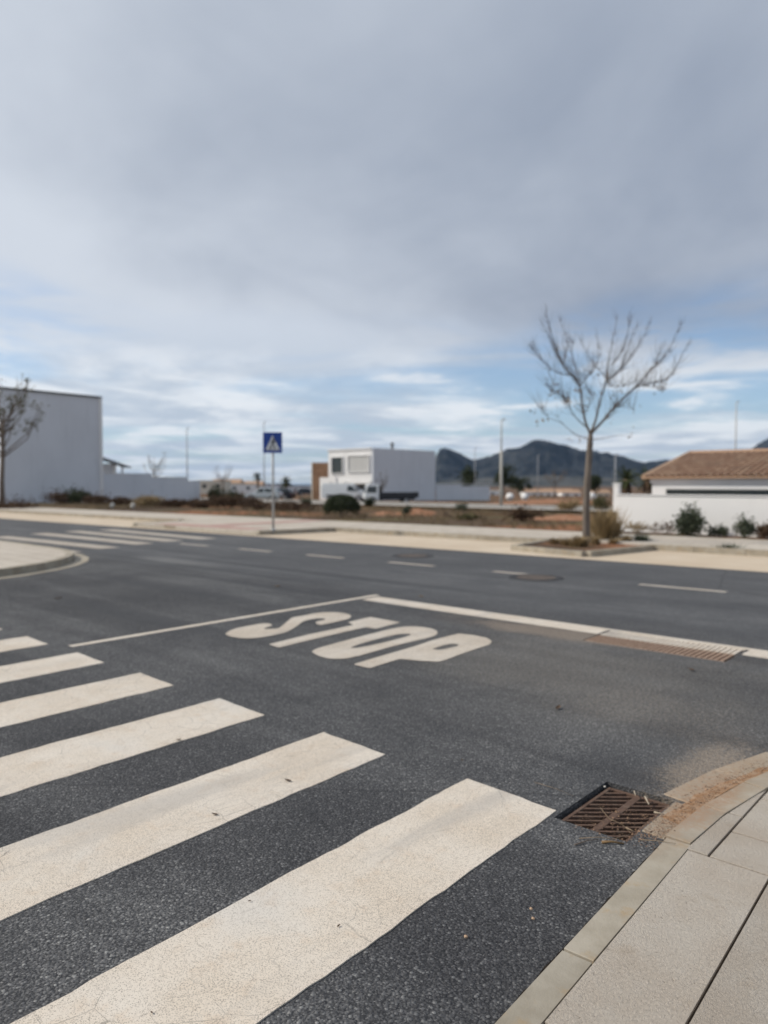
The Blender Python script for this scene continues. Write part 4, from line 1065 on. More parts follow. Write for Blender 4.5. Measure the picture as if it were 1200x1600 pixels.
# ------------------------------------------------------------------ vegetation
def leaf_quads(mb, pts, size, rr, flat_=0.0, asp=.55):
    for p in pts:
        a = Vector((rr.gauss(0, 1), rr.gauss(0, 1), rr.gauss(0, 1) * (1 - flat_))).normalized()
        b = a.cross(Vector((rr.gauss(0, 1), rr.gauss(0, 1), rr.gauss(0, 1)))).normalized()
        s = size * rr.uniform(.6, 1.3); p = Vector(p)
        mb.face([p - a * s, p + b * s * asp, p + a * s, p - b * s * asp])
def shrub(name, label, loc, w, h, n, mat, seed, leaf=.05, cat='shrub', spiky=0.0, group=None, dep=None, stems=7, dome=False):
    rr = random.Random(seed); o = empty(name, loc, rr.uniform(0, 6.28)); tag(o, label, cat, group)
    dep = dep or w; mb = MB(); st = MB(); pts = []
    lob = [(rr.uniform(-.55, .55), rr.uniform(-.55, .55), rr.uniform(.35, .75), rr.uniform(.35, .6)) for _ in range(9)] + [(0, 0, .45, .6)]
    for i in range(n):
        lx_, ly_, lz_, lr = rr.choice(lob)
        v = Vector((rr.gauss(0, 1), rr.gauss(0, 1), rr.gauss(0, 1))).normalized() * (rr.random() ** .45) * lr
        p = Vector(((lx_ + v.x) * w / 2, (ly_ + v.y) * dep / 2, max(.02, (lz_ + v.z * .85)) * h * .82))
        if spiky and rr.random() < spiky: p.z += rr.random() ** 2 * h * .45
        if dome:
            v = Vector((rr.gauss(0, 1), rr.gauss(0, 1), abs(rr.gauss(0, .9)) - .25)).normalized() * rr.uniform(.72, 1.0); p = Vector((v.x * w / 2, v.y * dep / 2, max(.02, h * (.38 + .62 * v.z) if v.z > -.4 else h * .15)))
        pts.append(p)
    leaf_quads(mb, pts, leaf, rr)
    for i in range(stems):
        q = rr.choice(pts); st.tube([(q.x * .12, q.y * .12, -.05), (q.x * .5, q.y * .5, q.z * .6), (q.x, q.y, q.z)], [.02 * h, .013 * h, .004], 5)
    mb.keep = True; mb.build('foliage', mat, o); st.build('stems', M['twig'], o)
    return o
def tuft(name, label, loc, w, h, n, mat, seed, cat='grass tuft', bw=.012):
    rr = random.Random(seed); o = empty(name, loc); tag(o, label, cat); mb = MB()
    for i in range(n):
        a = rr.uniform(0, 6.28); r0 = abs(rr.gauss(0, .28)) * w / 2; b = Vector((math.cos(a) * r0, math.sin(a) * r0, 0))
        lean = rr.uniform(.05, .5) * w; hh = h * rr.uniform(.3, 1.05); t = Vector((math.cos(a) * (r0 + lean), math.sin(a) * (r0 + lean), hh))
        s = Vector((-math.sin(a + .5), math.cos(a + .5), 0)) * bw; mid_ = (b + t) / 2 + Vector((0, 0, hh * .12))
        mb.face([b - s, b + s, mid_ + s * .8, mid_ - s * .8]); mb.face([mid_ - s * .8, mid_ + s * .8, t])
    mb.keep = True; mb.build('blades', mat, o)
    cr = MB(); cr.tube([(0, 0, -.05), (0, 0, .06)], [w * .10, w * .04], 8); cr.build('root_clump', M['twig'], o)
    return o
def gl_(u, d): x, y = at(u, d); return (x, y, ground_z(x, y))

# the bare tree in the planting bed
def path_tree():
    d = 16.9; k = d / FPX
    bx_, by_ = at(917, d); o = empty('bare_tree', (bx_, by_, .08), TH); tag(o, 'leafless young street tree with upswept branches in the planting bed', 'tree')
    rr = random.Random(21)
    def P(cx, cy, dep=0.0):          # from the enlarged crop of the crown to metres in the tree's own frame
        u, v = 820 + cx / 4.615, 470 + cy / 4.615
        return Vector(((u - 917) * k * .97, dep, CAMH + (755 - (690 + (v - 690) * .93)) * k - .08))
    tr = MB(); f = P(470, 965)
    tr.tube([(0, 0, -.1), (-.005, 0, .1), (-.012, .01, .9), (.02, 0, 1.6), (f.x - .01, 0, f.z - .2), (f.x, 0, f.z + .02)], [.115, .092, .080, .072, .066, .052], 12)
    tr.build('trunk', M['bark'], o, smooth=True)
    br = MB(); tw = MB(); tips = []
    def limb(pts, r0, r1, d0, d1, seg=7):
        n = len(pts); Q = [P(x, y, d0 + (d1 - d0) * i / (n - 1) + rr.uniform(-.03, .03)) for i, (x, y) in enumerate(pts)]
        S_ = []
        for i in range(n - 1):
            a, b = Q[max(i - 1, 0)], Q[i]; c, e = Q[i + 1], Q[min(i + 2, n - 1)]
            for t in (0, .33, .66):
                S_.append(.5 * ((2 * b) + (-a + c) * t + (2 * a - 5 * b + 4 * c - e) * t * t + (-a + 3 * b - 3 * c + e) * t ** 3))
        S_.append(Q[-1]); m = len(S_)
        br.tube(S_, [r0 + (r1 - r0) * (i / (m - 1)) ** .8 for i in range(m)], seg)
        return S_
    allp = []
    F0 = (470, 960)
    spec = [([F0, (432, 880), (400, 760), (375, 600), (310, 520), (220, 400), (150, 190), (112, 60)], .040, .006, 0, -.35),
            ([(375, 600), (440, 520), (490, 480), (545, 360), (540, 140)], .018, .004, -.1, .35),
            ([(375, 560), (352, 430), (330, 320), (355, 240)], .014, .004, -.12, .2),
            ([(310, 520), (200, 500), (110, 450), (30, 380), (-20, 330)], .014, .004, -.15, -.7),
            ([(240, 430), (190, 330), (130, 260), (60, 140)], .011, .004, -.2, -.6),
            ([(250, 440), (300, 260), (262, 80)], .011, .004, -.2, .3),
            ([F0, (510, 850), (545, 720), (590, 550), (605, 440), (640, 260), (678, 60)], .038, .006, .02, .25),
            ([(590, 550), (700, 460), (800, 350), (880, 230), (965, 80)], .022, .005, .1, .6),
            ([(700, 460), (745, 330), (815, 130)], .014, .004, .2, .15),
            ([(595, 520), (520, 420), (470, 310), (440, 220)], .013, .004, .1, .5),
            ([(640, 420), (690, 330), (720, 180), (690, 110)], .012, .004, .2, -.4),
            ([F0, (560, 860), (650, 745), (790, 610), (880, 575), (1040, 530), (1120, 420), (1185, 270)], .040, .006, 0, .1),
            ([(790, 610), (880, 490), (930, 410), (925, 300)], .020, .005, .05, -.4),
            ([(900, 470), (990, 350), (1055, 160)], .012, .004, -.2, -.5),
            ([(860, 585), (980, 600), (1040, 625)], .012, .004, .05, .3),
            ([(640, 760), (730, 740), (830, 750)], .011, .004, 0, .4),
            ([(600, 585), (690, 600), (770, 570)], .010, .004, .1, -.3),
            ([(430, 900), (340, 820), (285, 730), (240, 690)], .018, .005, 0, -.3),
            ([(285, 730), (210, 660), (150, 640), (160, 575)], .011, .004, -.25, -.5),
            ([(455, 1000), (340, 960), (240, 890), (190, 840)], .013, .004, 0, -.5),
            ([(240, 890), (120, 850), (65, 870)], .009, .004, -.4, -.7), ([(120, 850), (70, 790)], .007, .003, -.5, -.7),
            ([(490, 1000), (600, 985), (690, 965), (790, 960)], .012, .004, 0, .4),
            ([(560, 860), (610, 820), (630, 760)], .010, .004, 0, -.2),
            ([(420, 800), (470, 720), (500, 660), (480, 600)], .011, .004, 0, .3)]
    for pts, r0, r1, d0, d1 in spec: allp += limb(pts, r0 * .86, r1 * .62, d0, d1)
    cen = P(520, 620)
    for i in range(1250):
        p = rr.choice(allp)
        if p.z < f.z + .35: continue
        out = Vector((p.x - cen.x, p.y, 0)); out = out.normalized() if out.length > .05 else Vector((0, 0, 0))
        dr_ = (out * rr.uniform(.1, .7) + Vector((rr.gauss(0, .35), rr.gauss(0, .45), rr.uniform(.35, 1.1)))).normalized(); L = rr.uniform(.18, .62) * (.40 if p.z > 4.2 else 1)
        tw.tube([p, p + dr_ * L * .5 + Vector((rr.gauss(0, .02), rr.gauss(0, .02), -.015)), p + dr_ * L + Vector((0, 0, .06))], [.0040, .0028, .0014], 3, cap=False)
        tips.append(p + dr_ * L * rr.uniform(.3, 1))
    c_ = br.build('crown', M['bark'], o, smooth=True); tag(tw.build('twigs', M['twig'], c_, smooth=True), kind='stuff')
    lv = MB(); pts = []
    for cx, cy, n in ((170, 650, 16), (160, 580, 9), (270, 720, 18), (400, 760, 12), (70, 870, 9), (60, 790, 9), (320, 985, 7), (375, 1000, 8), (630, 650, 11), (480, 660, 9), (600, 840, 8), (800, 755, 8), (985, 610, 9), (370, 610, 14), (770, 965, 8), (1000, 560, 8), (910, 470, 8), (590, 560, 8), (520, 500, 6), (130, 820, 5)):
        for q in range(n): pts.append(P(cx + rr.gauss(0, 22), cy + rr.gauss(0, 20), rr.gauss(0, .25) - (.3 if cx < 300 else 0)))
    leaf_quads(lv, pts, .035, rr); lv.keep = True; tag(lv.build('dead_leaves', M['deadleaf'], c_), kind='stuff')
path_tree()

def tree(name, label, u, d, vb, vt, w, seed, leaves, mat, branches=16, lsize=.07, tilt=.04, zb=None):
    rr = random.Random(seed); x, y = at(u, d); zb = zat(vb, d) if zb is None else zb; h = zat(vt, d) - zb
    o = empty(name, (x, y, zb), TH); tag(o, label, 'tree')
    r0 = .014 * h + .02; fk = h * .42
    MB().tube([(0, 0, -.2), (.01, 0, fk * .5), (tilt, 0, fk), (tilt * 2.2, 0, h * .72)], [r0 * 1.25, r0, r0 * .85, r0 * .35], 9).build('trunk', M['bark'], o, smooth=True)
    br = MB(); tips = []
    for i in range(branches):
        a = rr.uniform(0, 6.28); z0 = fk * rr.uniform(.85, 1.5); L = w / 2 * rr.uniform(.5, 1.0); up = rr.uniform(.5, 1.2)
        p0 = Vector((tilt * z0 / fk, 0, z0)); p2 = p0 + Vector((math.cos(a) * L, math.sin(a) * L, min(h - z0, L * up + h * .12))); p1 = (p0 + p2) / 2 + Vector((math.cos(a), math.sin(a), -.6)) * L * .16
        br.tube([p0, p1, p2], [r0 * .4, r0 * .24, r0 * .07], 5, cap=False)
        for q in range(5):
            b = p1 + (p2 - p1) * rr.random(); e = b + Vector((rr.gauss(0, .3), rr.gauss(0, .3), rr.uniform(.1, .7))) * w * .22
            br.tube([b, (b + e) / 2 + Vector((0, 0, -.02)), e], [r0 * .13, r0 * .08, r0 * .04], 4, cap=False); tips += [e, (b + e) / 2]
    c_ = br.build('crown', M['twig'], o, smooth=True)
    if leaves:
        lv = MB(); pts = [rr.choice(tips) + Vector((rr.gauss(0, .11), rr.gauss(0, .11), rr.gauss(0, .11))) * w * .28 for _ in range(leaves)]
        leaf_quads(lv, pts, lsize, rr); lv.keep = True; tag(lv.build('leaves', mat, c_), kind='stuff')
    return o
tree('street_tree', 'thin street tree with sparse olive leaves cut by the left edge', 3, 40, 797, 580, 3.9, 5, 900, M['olive'], 22, .085, .10)
tree('far_bare_tree', 'small bare tree showing above the stepped garden wall', 241, 75, 775, 703, 2.6, 6, 60, M['olive'], 14, .06)
tree('far_bare_tree', 'small bare tree among far houses left of the palms', 349, 90, 780, 728, 2.6, 8, 40, M['olive'], 14, .06)
tree('far_bare_tree', 'faint bare sapling in front of the house side wall', 596, 72, 788, 733, 2.0, 9, 25, M['deadleaf'], 12, .05)
tree('far_bare_tree', 'bare brownish tree between the far houses and the trunk', 866, 120, 780, 735, 4.0, 12, 160, M['deadleaf'], 14, .09)
def round_tree(label, u, d, vb, vt, w, seed, mat='green', n=1300):
    rr = random.Random(seed); x, y = at(u, d); zb = zat(vb, d); h = zat(vt, d) - zb; o = empty('evergreen_tree', (x, y, zb)); tag(o, label, 'tree')
    MB().tube([(0, 0, -.3), (.05, 0, h * .35), (0, 0, h * .75)], [.05 * h * .5, .035 * h * .5, .01], 8).build('trunk', M['bark'], o, smooth=True)
    mb = MB(); pts = []
    lob = [(Vector((rr.gauss(0, .22) * w, rr.gauss(0, .22) * w, h * rr.uniform(.38, .82))), rr.uniform(.2, .34) * w) for _ in range(12)]
    for i in range(n):
        c, r_ = rr.choice(lob); v = Vector((rr.gauss(0, 1), rr.gauss(0, 1), rr.gauss(0, 1))).normalized() * r_ * rr.random() ** .4; pts.append(c + v)
    leaf_quads(mb, pts, .09 * w / 2 + .05, rr); mb.keep = True; mb.build('crown', M[mat], o)
for lab, u, d, vb, vt, w, sd in (('dark evergreen tree behind the low garden wall', 730, 150, 774, 724, 4.0, 31), ('dark evergreen tree partly behind the tall pale lamp post', 787, 150, 774, 722, 4.0, 32),
                                 ('small dark evergreen tree right of the tall pale lamp post', 811, 160, 780, 740, 3.5, 33), ('dark evergreen tree just right of the bare tree trunk', 929, 140, 780, 741, 3.6, 34)):
    round_tree(lab, u, d, vb, vt, w, sd)
def palm(label, u, d, vb, vt, w, seed, skirt=.35):
    rr = random.Random(seed); x, y = at(u, d); zb = zat(vb, d); h = zat(vt, d) - zb; o = empty('palm_tree', (x, y, zb)); tag(o, label, 'palm')
    hc = h - w * .42
    MB().tube([(0, 0, -.4), (.02, 0, hc * .5), (0, 0, hc)], [w * .10, w * .085, w * .11], 10).build('trunk', M['palm_trunk'], o, smooth=True)
    mb = MB()
    for i in range(46):
        a = rr.uniform(0, 6.28); el = rr.uniform(-.55, 1.35); L = w / 2 * rr.uniform(.8, 1.05); dx, dy = math.cos(a), math.sin(a)
        prev = Vector((0, 0, hc)); n = 6
        for q in range(n):
            e2 = el - .55 * (q / n); nxt = prev + Vector((dx * math.cos(e2), dy * math.cos(e2), math.sin(e2))) * L / n
            sd = Vector((-dy, dx, 0)); wd = w * .055 * (1 - .5 * abs(q - 2) / 3)
            for sg in (-1, 1):
                for t in (.1, .55): b = prev + (nxt - prev) * t; mb.face([b, b + (nxt - prev) * .45, b + (nxt - prev) * .7 + sd * sg * wd * 2.0 + Vector((0, 0, -wd * .7))])
            prev = nxt
    mb.keep = True; c_ = mb.build('crown', M['palm'], o)
    dd = MB()
    for i in range(26):
        a = rr.uniform(0, 6.28); r_ = w * rr.uniform(.10, .19); b = Vector((math.cos(a) * w * .09, math.sin(a) * w * .09, hc)); e = Vector((math.cos(a) * r_, math.sin(a) * r_, hc - h * skirt * rr.uniform(.4, 1)))
        s = Vector((-math.sin(a), math.cos(a), 0)) * w * .03; dd.face([b - s, b + s, e + s, e - s])
    dd.keep = True; dd.build('dry_fronds', M['brown'], c_)
palm('round headed palm just left of the crossing sign', 403, 110, 772, 737, 1.9, 41, .1)
palm('bushy dark palm right of the crossing sign pole', 447, 100, 772, 743, 2.3, 42, .2)
palm('palm with brown skirt behind the boundary wall, left of the other palm', 979, 48, 792, 729, 2.0, 43, .45)
palm('dark palm leaning against the left end of the tiled roof', 1012, 46, 790, 729, 2.1, 44, .35)

# shrubs, one by one
def ss(label, u, d, w, h, n, mat, seed, leaf=.06, spiky=.15, name='shrub', dz=0.0, dome=False):
    x, y, z = gl_(u, d); shrub(name, label, (x, y, z + dz), w, h, n, M[mat], seed, leaf, spiky=spiky, dome=dome)
ss('dark round clipped evergreen bush on the verge left of centre', 534, 29.5, 1.5, .95, 5200, 'green', 51, .04, 0, dome=True)
ss('large dark brown shrub under the street tree at the left edge', 14, 39.5, 3.3, 1.25, 4200, 'brown', 52, .07)
ss('low dark brown shrub at the foot of the tall white building', 96, 47, 3.0, .95, 2200, 'brown', 53)
ss('low blackish shrub at the foot of the tall white building near its corner', 124, 47, 2.2, 1.15, 1700, 'green', 54)
ss('low dark shrub below the corner of the tall white building', 147, 46, 2.4, .75, 1700, 'brown', 55)
ss('brown shrub behind the two pale stones', 192, 45, 2.2, .60, 1800, 'brown', 56)
ss('tawny shrub right of the pale stones', 232, 44, 2.6, .74, 2200, 'straw', 57)
ss('dark low shrub before the middle of the stepped garden wall', 269, 44, 2.6, .52, 1800, 'brown', 58)
ss('brown shrub before the lowest step of the garden wall', 308, 43, 2.5, .62, 1900, 'brown', 59)
ss('wide brown scrub right of the stepped garden wall', 355, 41, 3.2, .85, 2600, 'brown', 60)
ss('blackish green bush behind the end of the stepped garden wall', 337, 62, 1.9, 1.6, 1500, 'green', 61, .08)
ss('dark green bush left of the silver hatchback', 366, 70, 2.2, 1.1, 1300, 'green', 62, .08)
ss('small green bush on the verge right of the sign pole', 479, 52, 1.0, .6, 600, 'sage', 63)
ss('low brown scrub left of the sign pole', 400, 40, 2.8, .70, 1800, 'brown', 64)
ss('low brown scrub right of the sign pole', 455, 38, 3.4, .60, 2000, 'brown', 65)
ss('green weed clump beside the red earth heap', 634, 33, .55, .5, 500, 'sage', 66, .04)
ss('small grey green bush on the red earth near the tall pale lamp post', 722, 41, .85, .6, 700, 'sage', 67, .04)
ss('dark bush in front of the flatbed truck', 577, 50, 1.1, .7, 700, 'green', 68)
ss('wide russet scrub on the red earth left of the bare tree', 818, 27.5, 1.55, .58, 1500, 'brown', 69, .05)
ss('low olive scrub on the verge behind the pavement', 733, 27.5, 1.1, .30, 700, 'olive', 70, .04)
ss('tawny bush beyond the red earth, left of the tree trunk', 886, 42, 1.5, .85, 1000, 'straw', 71)
ss('olive bush beyond the verge, right of the tree trunk', 938, 44, 1.5, 1.0, 1000, 'olive', 72)
ss('leafy grey green bush in front of the boundary wall, the tallest there', 1077, 18.9, 1.05, .78, 2300, 'sage', 73, .04, .35)
ss('small round grey green bush in front of the boundary wall, between two taller ones', 1121, 18.6, .52, .32, 700, 'sage', 74, .035, .2)
ss('pointed grey green bush in front of the boundary wall near the right edge', 1163, 18.3, .55, .52, 900, 'sage', 75, .035, .5)
ss('low russet shrub in front of the boundary wall, cut by the right edge', 1198, 18.0, .62, .42, 800, 'brown', 76, .04, .2)
ss('faint dry weeds at the left end of the boundary wall', 1003, 20.0, 1.2, .30, 400, 'straw', 77, .03, .6)
ss('thin dry weeds along the foot of the boundary wall', 1036, 19.6, .8, .32, 300, 'brown', 78, .03, .7)
x, y = at(944, 17.6); tuft('dry_bush', 'tall tawny dry grass bush beside the bare tree trunk', (x, y, .10), 1.0, .85, 420, M['straw'], 79, 'bush')
x, y = at(952, 18.4); shrub('shrub', 'brown dry shrub in the planting bed behind the tawny grass', (x, y, .10), 1.0, .75, 1000, M['straw'], 80, .045)
x, y = at(905, 15.9); tuft('dry_bush', 'low straw weeds in the planting bed at the foot of the tree', (x, y, .08), .5, .25, 400, M['straw'], 81, 'grass tuft')
for i, (u, d) in enumerate(((868, 16.6), (885, 16.2), (930, 16.4), (960, 16.6), (978, 17.0))):
    x, y = at(u, d); tuft('dry_bush', ('tiny straw tuft at the left tip of the planting bed', 'second straw tuft from the left in the planting bed', 'straw tuft right beside the trunk in the planting bed', 'straw tuft below the tawny grass bush', 'straw tuft at the right corner of the planting bed')[i], (x, y, .08), .35, .16 + .03 * (i % 3), 140, M['straw'], 300 + i, 'grass tuft')
x, y = at(1003, 17.0); tuft('weed_tuft', 'dark weeds at the corner of the kerb right of the planting bed', (x, y, .05), .4, .25, 300, M['sage'], 82, 'weeds')
x, y = at(1140, 15.2); tuft('weed_tuft', 'dark weeds growing along the kerb of the right parking bay', (x, y, .01), .55, .20, 350, M['sage'], 83, 'weeds')

# earth heaps and stones
def heap(label, u, d, w, dep, h, mat, seed, name='earth_heap', cat='earth heap', lump=.35):
    x, y, z = gl_(u, d); b = MB(); n = 14
    for j in range(n + 1):
        for i in range(n + 1):
            a, c = i / n * 2 - 1, j / n * 2 - 1; r_ = math.hypot(a, c)
            q = max(0, 1 - r_) ** 1.0; b.v.append((a * w / 2, c * dep / 2, q * h * (1 + lump * noise.noise(Vector((a * 3, c * 3, seed)))) - .06))
    for j in range(n):
        for i in range(n): b.f.append((j * (n + 1) + i, j * (n + 1) + i + 1, (j + 1) * (n + 1) + i + 1, (j + 1) * (n + 1) + i)); b.mi.append(0)
    tag(b.build(name, mat, None, (x, y, z), TH, smooth=True), label, cat)
heap('red earth heap on the verge right of the round bush', 655, 34, 3.6, 2.4, .38, M['red_earth'], 1)
heap('broad low red earth bank left of the tree trunk', 890, 30, 6.0, 3.0, .28, M['red_earth'], 2)
heap('brown earth ridge between two red patches', 690, 31, 1.5, 1.2, .35, M['soil'], 3)
heap('long red earth bank beyond the back street', 860, 75, 16, 5, .55, M['red_earth'], 4)
heap('low red earth patch behind the pavement, left of centre', 600, 33, 2.2, 1.5, .25, M['red_earth'], 5)
def stone(name, label, loc, r_, mat, seed, cat='stone', flat_=.7):
    bm = bmesh.new(); bmesh.ops.create_icosphere(bm, subdivisions=2, radius=r_)
    for v in bm.verts:
        k = 1 + .28 * noise.noise(v.co / r_ * 1.3 + Vector((seed, 0, 0))); v.co = Vector((v.co.x * k, v.co.y * k * .85, v.co.z * k * flat_))
    me = bpy.data.meshes.new(name); bm.to_mesh(me); bm.free(); me.materials.append(mat)
    tag(link_mesh(name, me, None, (loc[0], loc[1], loc[2] + r_ * flat_ * .8)), label, cat)
x, y = at(175, 39.5); stone('boulder', 'left of two pale stones at the pavement edge', (x, y, .12), .15, M['stone'], 1, flat_=1.1)
x, y = at(207, 39); stone('boulder', 'right of two pale stones at the pavement edge', (x, y, .12), .15, M['stone'], 4, flat_=1.1)
for u, lab in ((797, 'left of two white rounded sacks on the far red earth'), (820, 'right of two white rounded sacks on the far red earth'), (925, 'white rounded sack on the far red earth right of the tree trunk')):
    x, y = at(u, 95); stone('builder_sack', lab, (x, y, zat(781, 95)), .52, M['white2'], u * .1, 'sack', .95)

# dry grass over the empty plot
def verge_grass():
    rr = random.Random(99); mb = MB()
    for i in range(11000):
        m_ = rr.uniform(-62, -9); y = rr.uniform(18.9, 36.5)
        if noise.noise(Vector((m_ * .13, y * .13, 7))) + rr.uniform(-.25, .25) < -.08: continue
        if m_ > -31 and rr.random() < .55: continue
        z = ground_z(m_, y); h = rr.uniform(.08, .30) * (1.5 if rr.random() < .15 else 1)
        for q in range(5):
            a = rr.uniform(0, 6.28); l = h * rr.uniform(.4, .9); bx_, by_ = m_ + rr.gauss(0, .07), y + rr.gauss(0, .07); w = .012
            mb.face([(bx_ - w, by_, z - .02), (bx_ + w, by_, z - .02), (bx_ + math.cos(a) * l, by_ + math.sin(a) * l, z + h * rr.uniform(.6, 1.1))])
    mb.keep = True
    tag(mb.build('dry_grass', m_leaf('dry_verge_grass', (.075, .052, .028), (.17, .125, .068), .1)), 'thin dry grass scattered over the empty plot', 'grass', kind='stuff')
verge_grass()

# ------------------------------------------------------------------ litter near the camera
def debris():
    rr = random.Random(5)
    # dirt washed against the kerb beside the grate
    b = MB(); n = 26
    for i in range(n + 1):
        a = 180 - 2 - 20 * i / n
        for j in range(7):
            r_ = KR + .001 + .115 * (1 - .5 * (i / n)) * j / 6 * (1.0 + .30 * noise.noise(Vector((i * .5, 0, 2))))
            q = max(0.0, math.sin(math.pi * i / n)) ** .5 * (1 - (j / 6)) ** 1.0
            b.v.append((KC[0] + r_ * math.cos(R(a)), KC[1] + r_ * math.sin(R(a)), .0045 + q * .020 + .005 * noise.noise(Vector((i * .9, j * .9, 4))) - (.006 if j == 6 or i in (0, n) else 0)))
    for i in range(n):
        for j in range(6): k = i * 7 + j; b.f.append((k, k + 1, k + 8, k + 7)); b.mi.append(0)
    tag(b.build('dirt', M['dirt'], smooth=True), 'orange dirt washed against the kerb beside the rusty grate', 'dirt', kind='stuff')
    g_ = MB()
    for i in range(2600):
        a = 180 - rr.random() ** 1.2 * 24 + .8; r_ = KR + abs(rr.gauss(0, .075)) + .005
        if rr.random() < .25: a = 180 - rr.uniform(-2, 3); r_ = KR + rr.uniform(-.02, .36)
        x, y = KC[0] + r_ * math.cos(R(a)), KC[1] + r_ * math.sin(R(a)); s = rr.uniform(.0015, .0045) * (1.9 if rr.random() < .05 else 1)
        z = .006 + (.013 if r_ < KR + .06 else 0)
        if HOLES[0][0] < x < HOLES[0][1] and HOLES[0][2] < y < HOLES[0][3]: z = TOPZ + .002
        p = Vector((x, y, z)); t = [p + Vector((rr.gauss(0, 1), rr.gauss(0, 1), abs(rr.gauss(0, .7)))).normalized() * s * 1.2 for _ in range(4)]
        g_.face([t[0], t[1], t[2]]); g_.face([t[0], t[1], t[3]]); g_.face([t[1], t[2], t[3]]); g_.face([t[0], t[2], t[3]])
    tag(g_.build('gravel', M['pebble']), 'grit and tiny stones in the gutter beside the rusty grate', 'gravel', kind='stuff')
debris()
def stick(label, pts, r_, mat, name='twig', cat='twig'):
    x, y, z = pts[0]; b = MB(); b.tube([(p[0] - x, p[1] - y, p[2] - z) for p in pts], [r_ * (1 - .5 * i / (len(pts) - 1)) for i in range(len(pts))], 7)
    tag(b.build(name, mat, None, (x, y, z), smooth=True), label, cat)
M['dryreed'] = simple('dry_pale_reed', (.42, .33, .22), (.52, .43, .31), 30, .85, .2)
M['dryreed3'] = simple('pale_dull_stub', (.34, .28, .21), (.42, .36, .28), 30, .85, .2); M['dryreed2'] = simple('dull_dry_reed', (.20, .15, .10), (.28, .21, .145), 30, .85, .2)
def g3(u, v, z): x, y = gp(u, v, z); return (x, y, z)
stick('thin twig lying across the lower left bars of the grate', [g3(938, 1262, TOPZ + .004), g3(952, 1279, TOPZ + .005), g3(972, 1288, TOPZ + .004), g3(986, 1302, TOPZ + .006)], .0014, M['dryreed2'])
stick('pale reed lying on the asphalt below the grate', [g3(905, 1310, .006), g3(935, 1308, .008), g3(958, 1311, .008), g3(985, 1303, .010)], .0018, M['dryreed2'])
stick('short pale stub on the right column of the grate', [g3(978, 1293, TOPZ + .008), g3(990, 1299, TOPZ + .009)], .0035, M['dryreed2'], 'dry_stub', 'stub')
stick('pale stub resting on the far corner of the grate', [g3(1008, 1245, .004), g3(1014, 1257, .006)], .0048, M['dryreed3'], 'dry_stub', 'stub')
stick('whitish stub lying at the right edge of the grate', [g3(1022, 1269, .006), g3(1037, 1272, .008)], .0048, M['dryreed3'], 'dry_stub', 'stub')
stick('tiny pale stub near the top corner of the grate', [g3(991, 1236, .002), g3(993, 1243, .004)], .0035, M['dryreed3'], 'dry_stub', 'stub')
stick('straw of grass bridging the kerb joint by the grate', [g3(1001, 1312, .010), g3(1030, 1314, .022), g3(1056, 1318, .028)], .0018, M['dryreed2'], 'straw_stalk', 'stalk')
stick('dark twig on the asphalt left of the grate', [g3(898, 1320, .005), g3(918, 1313, .008), g3(936, 1311, .006)], .003, M['twig'])
stick('thin grass stalk on the asphalt right of the nearest stripe', [g3(835, 1222, .004), g3(868, 1232, .006), g3(897, 1244, .004)], .0010, M['dryreed2'], 'straw_stalk', 'stalk')
stick('brown root fragment under the lower edge of the grate', [g3(940, 1316, .004), g3(955, 1315, .010), g3(975, 1318, .004)], .006, M['deadleaf'], 'root_fragment', 'root')
for u, v, r_, lab in ((945, 1230, .006, 'tiny pale pebble on the asphalt above the grate'), (830, 1421, .006, 'upper of two tiny brown pebbles near the kerb'), (833, 1436, .006, 'lower of two tiny brown pebbles near the kerb'), (728, 1465, .007, 'tiny tan pebble on the asphalt beside the nearest stripe')):
    x, y = gp(u, v); stone('pebble', lab, (x, y, -.001), r_, M['stone'] if r_ < .0065 and v < 1300 else simple('tan_pebble', (.36, .24, .16), (.45, .32, .22), 60), u * .1, 'pebble', .75)
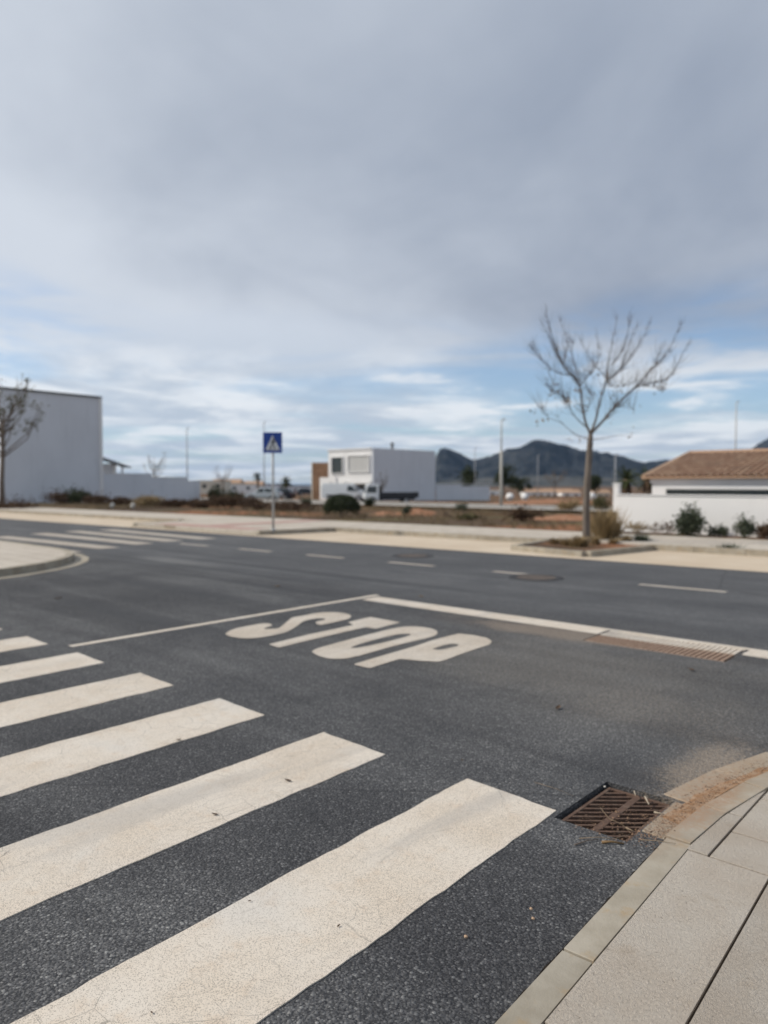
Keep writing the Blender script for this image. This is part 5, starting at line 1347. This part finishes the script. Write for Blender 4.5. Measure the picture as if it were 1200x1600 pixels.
def dry_leaf(label, u, v, s, seed, mat=None, z=.006):
    rr = random.Random(seed); x, y = gp(u, v); b = MB(); n = 6
    for i in range(n + 1):
        t = i / n; w = math.sin(math.pi * min(1, t * .92 + .05)) * .42
        for q in (-1, -.4, 0, .4, 1): b.v.append(((t - .5) * 2 * s, q * w * s, (abs(q) ** 1.5 * .42 * w + (t - .4) ** 2 * .8) * s * rr.uniform(.7, 1.2)))
    for i in range(n):
        for q in range(4): k = i * 5 + q; b.f.append((k, k + 5, k + 6, k + 1)); b.mi.append(0)
    o = b.build('dry_leaf', mat or M['deadleaf'], None, (x, y, z), rr.uniform(0, 6.28), smooth=True); tag(o, label, 'leaf')
M['darkleaf'] = simple('dark_dry_leaf', (.06, .04, .028), (.11, .07, .045), 40, .85, .2)
for i, (u, v, s, lab, mt) in enumerate(((450, 1222, .020, 'curled brown leaf on the second nearest crosswalk stripe', 'darkleaf'), (336, 1275, .016, 'small brown leaf on the lower part of the second nearest stripe', 'darkleaf'),
        (279, 1158, .016, 'small brown leaf on the edge of the third nearest stripe', 'darkleaf'), (872, 1108, .036, 'dark curled leaf on the open asphalt right of the stripes', 'darkleaf'), (1080, 1048, .036, 'dark leaf on the asphalt below the channel drain', 'darkleaf'),
        (658, 933, .040, 'yellowish leaf just below the start of the stop line', 'deadleaf'), (434, 917, .045, 'pale yellow leaf on the asphalt beyond the centre line', 'deadleaf'), (722, 1190, .010, 'tiny dark leaf between the two nearest stripes', 'darkleaf'),
        (390, 1411, .007, 'speck of brown leaf on the upper edge of the nearest stripe', 'darkleaf'), (529, 1450, .008, 'thin dark leaf shred on the nearest stripe', 'darkleaf'), (237, 1586, .006, 'black leaf speck at the bottom of the nearest stripe', 'darkleaf'), (91, 936, .05, 'small dark leaf on the asphalt near the left edge', 'darkleaf'))):
    dry_leaf(lab, u, v, s, 200 + i, M[mt], .0075)

# ------------------------------------------------------------------ air between here and the mountains
hz_ = MB(); hz_.box(-9800, 6500, -3200, 8000, -13.5, 420)
ho = hz_.build('haze', None or bpy.data.materials.new('haze_air'))
hm = ho.data.materials[0]; hm.use_nodes = True; hm.node_tree.nodes.clear()
pv = hm.node_tree.nodes.new('ShaderNodeVolumePrincipled'); pv.inputs['Color'].default_value = (.36, .60, 1.0, 1); pv.inputs['Density'].default_value = 3.4e-5; pv.inputs['Anisotropy'].default_value = .2
om = hm.node_tree.nodes.new('ShaderNodeOutputMaterial'); hm.node_tree.links.new(pv.outputs[0], om.inputs['Volume'])
tag(ho, 'thin pale haze over the distant mountains', 'haze', kind='stuff')
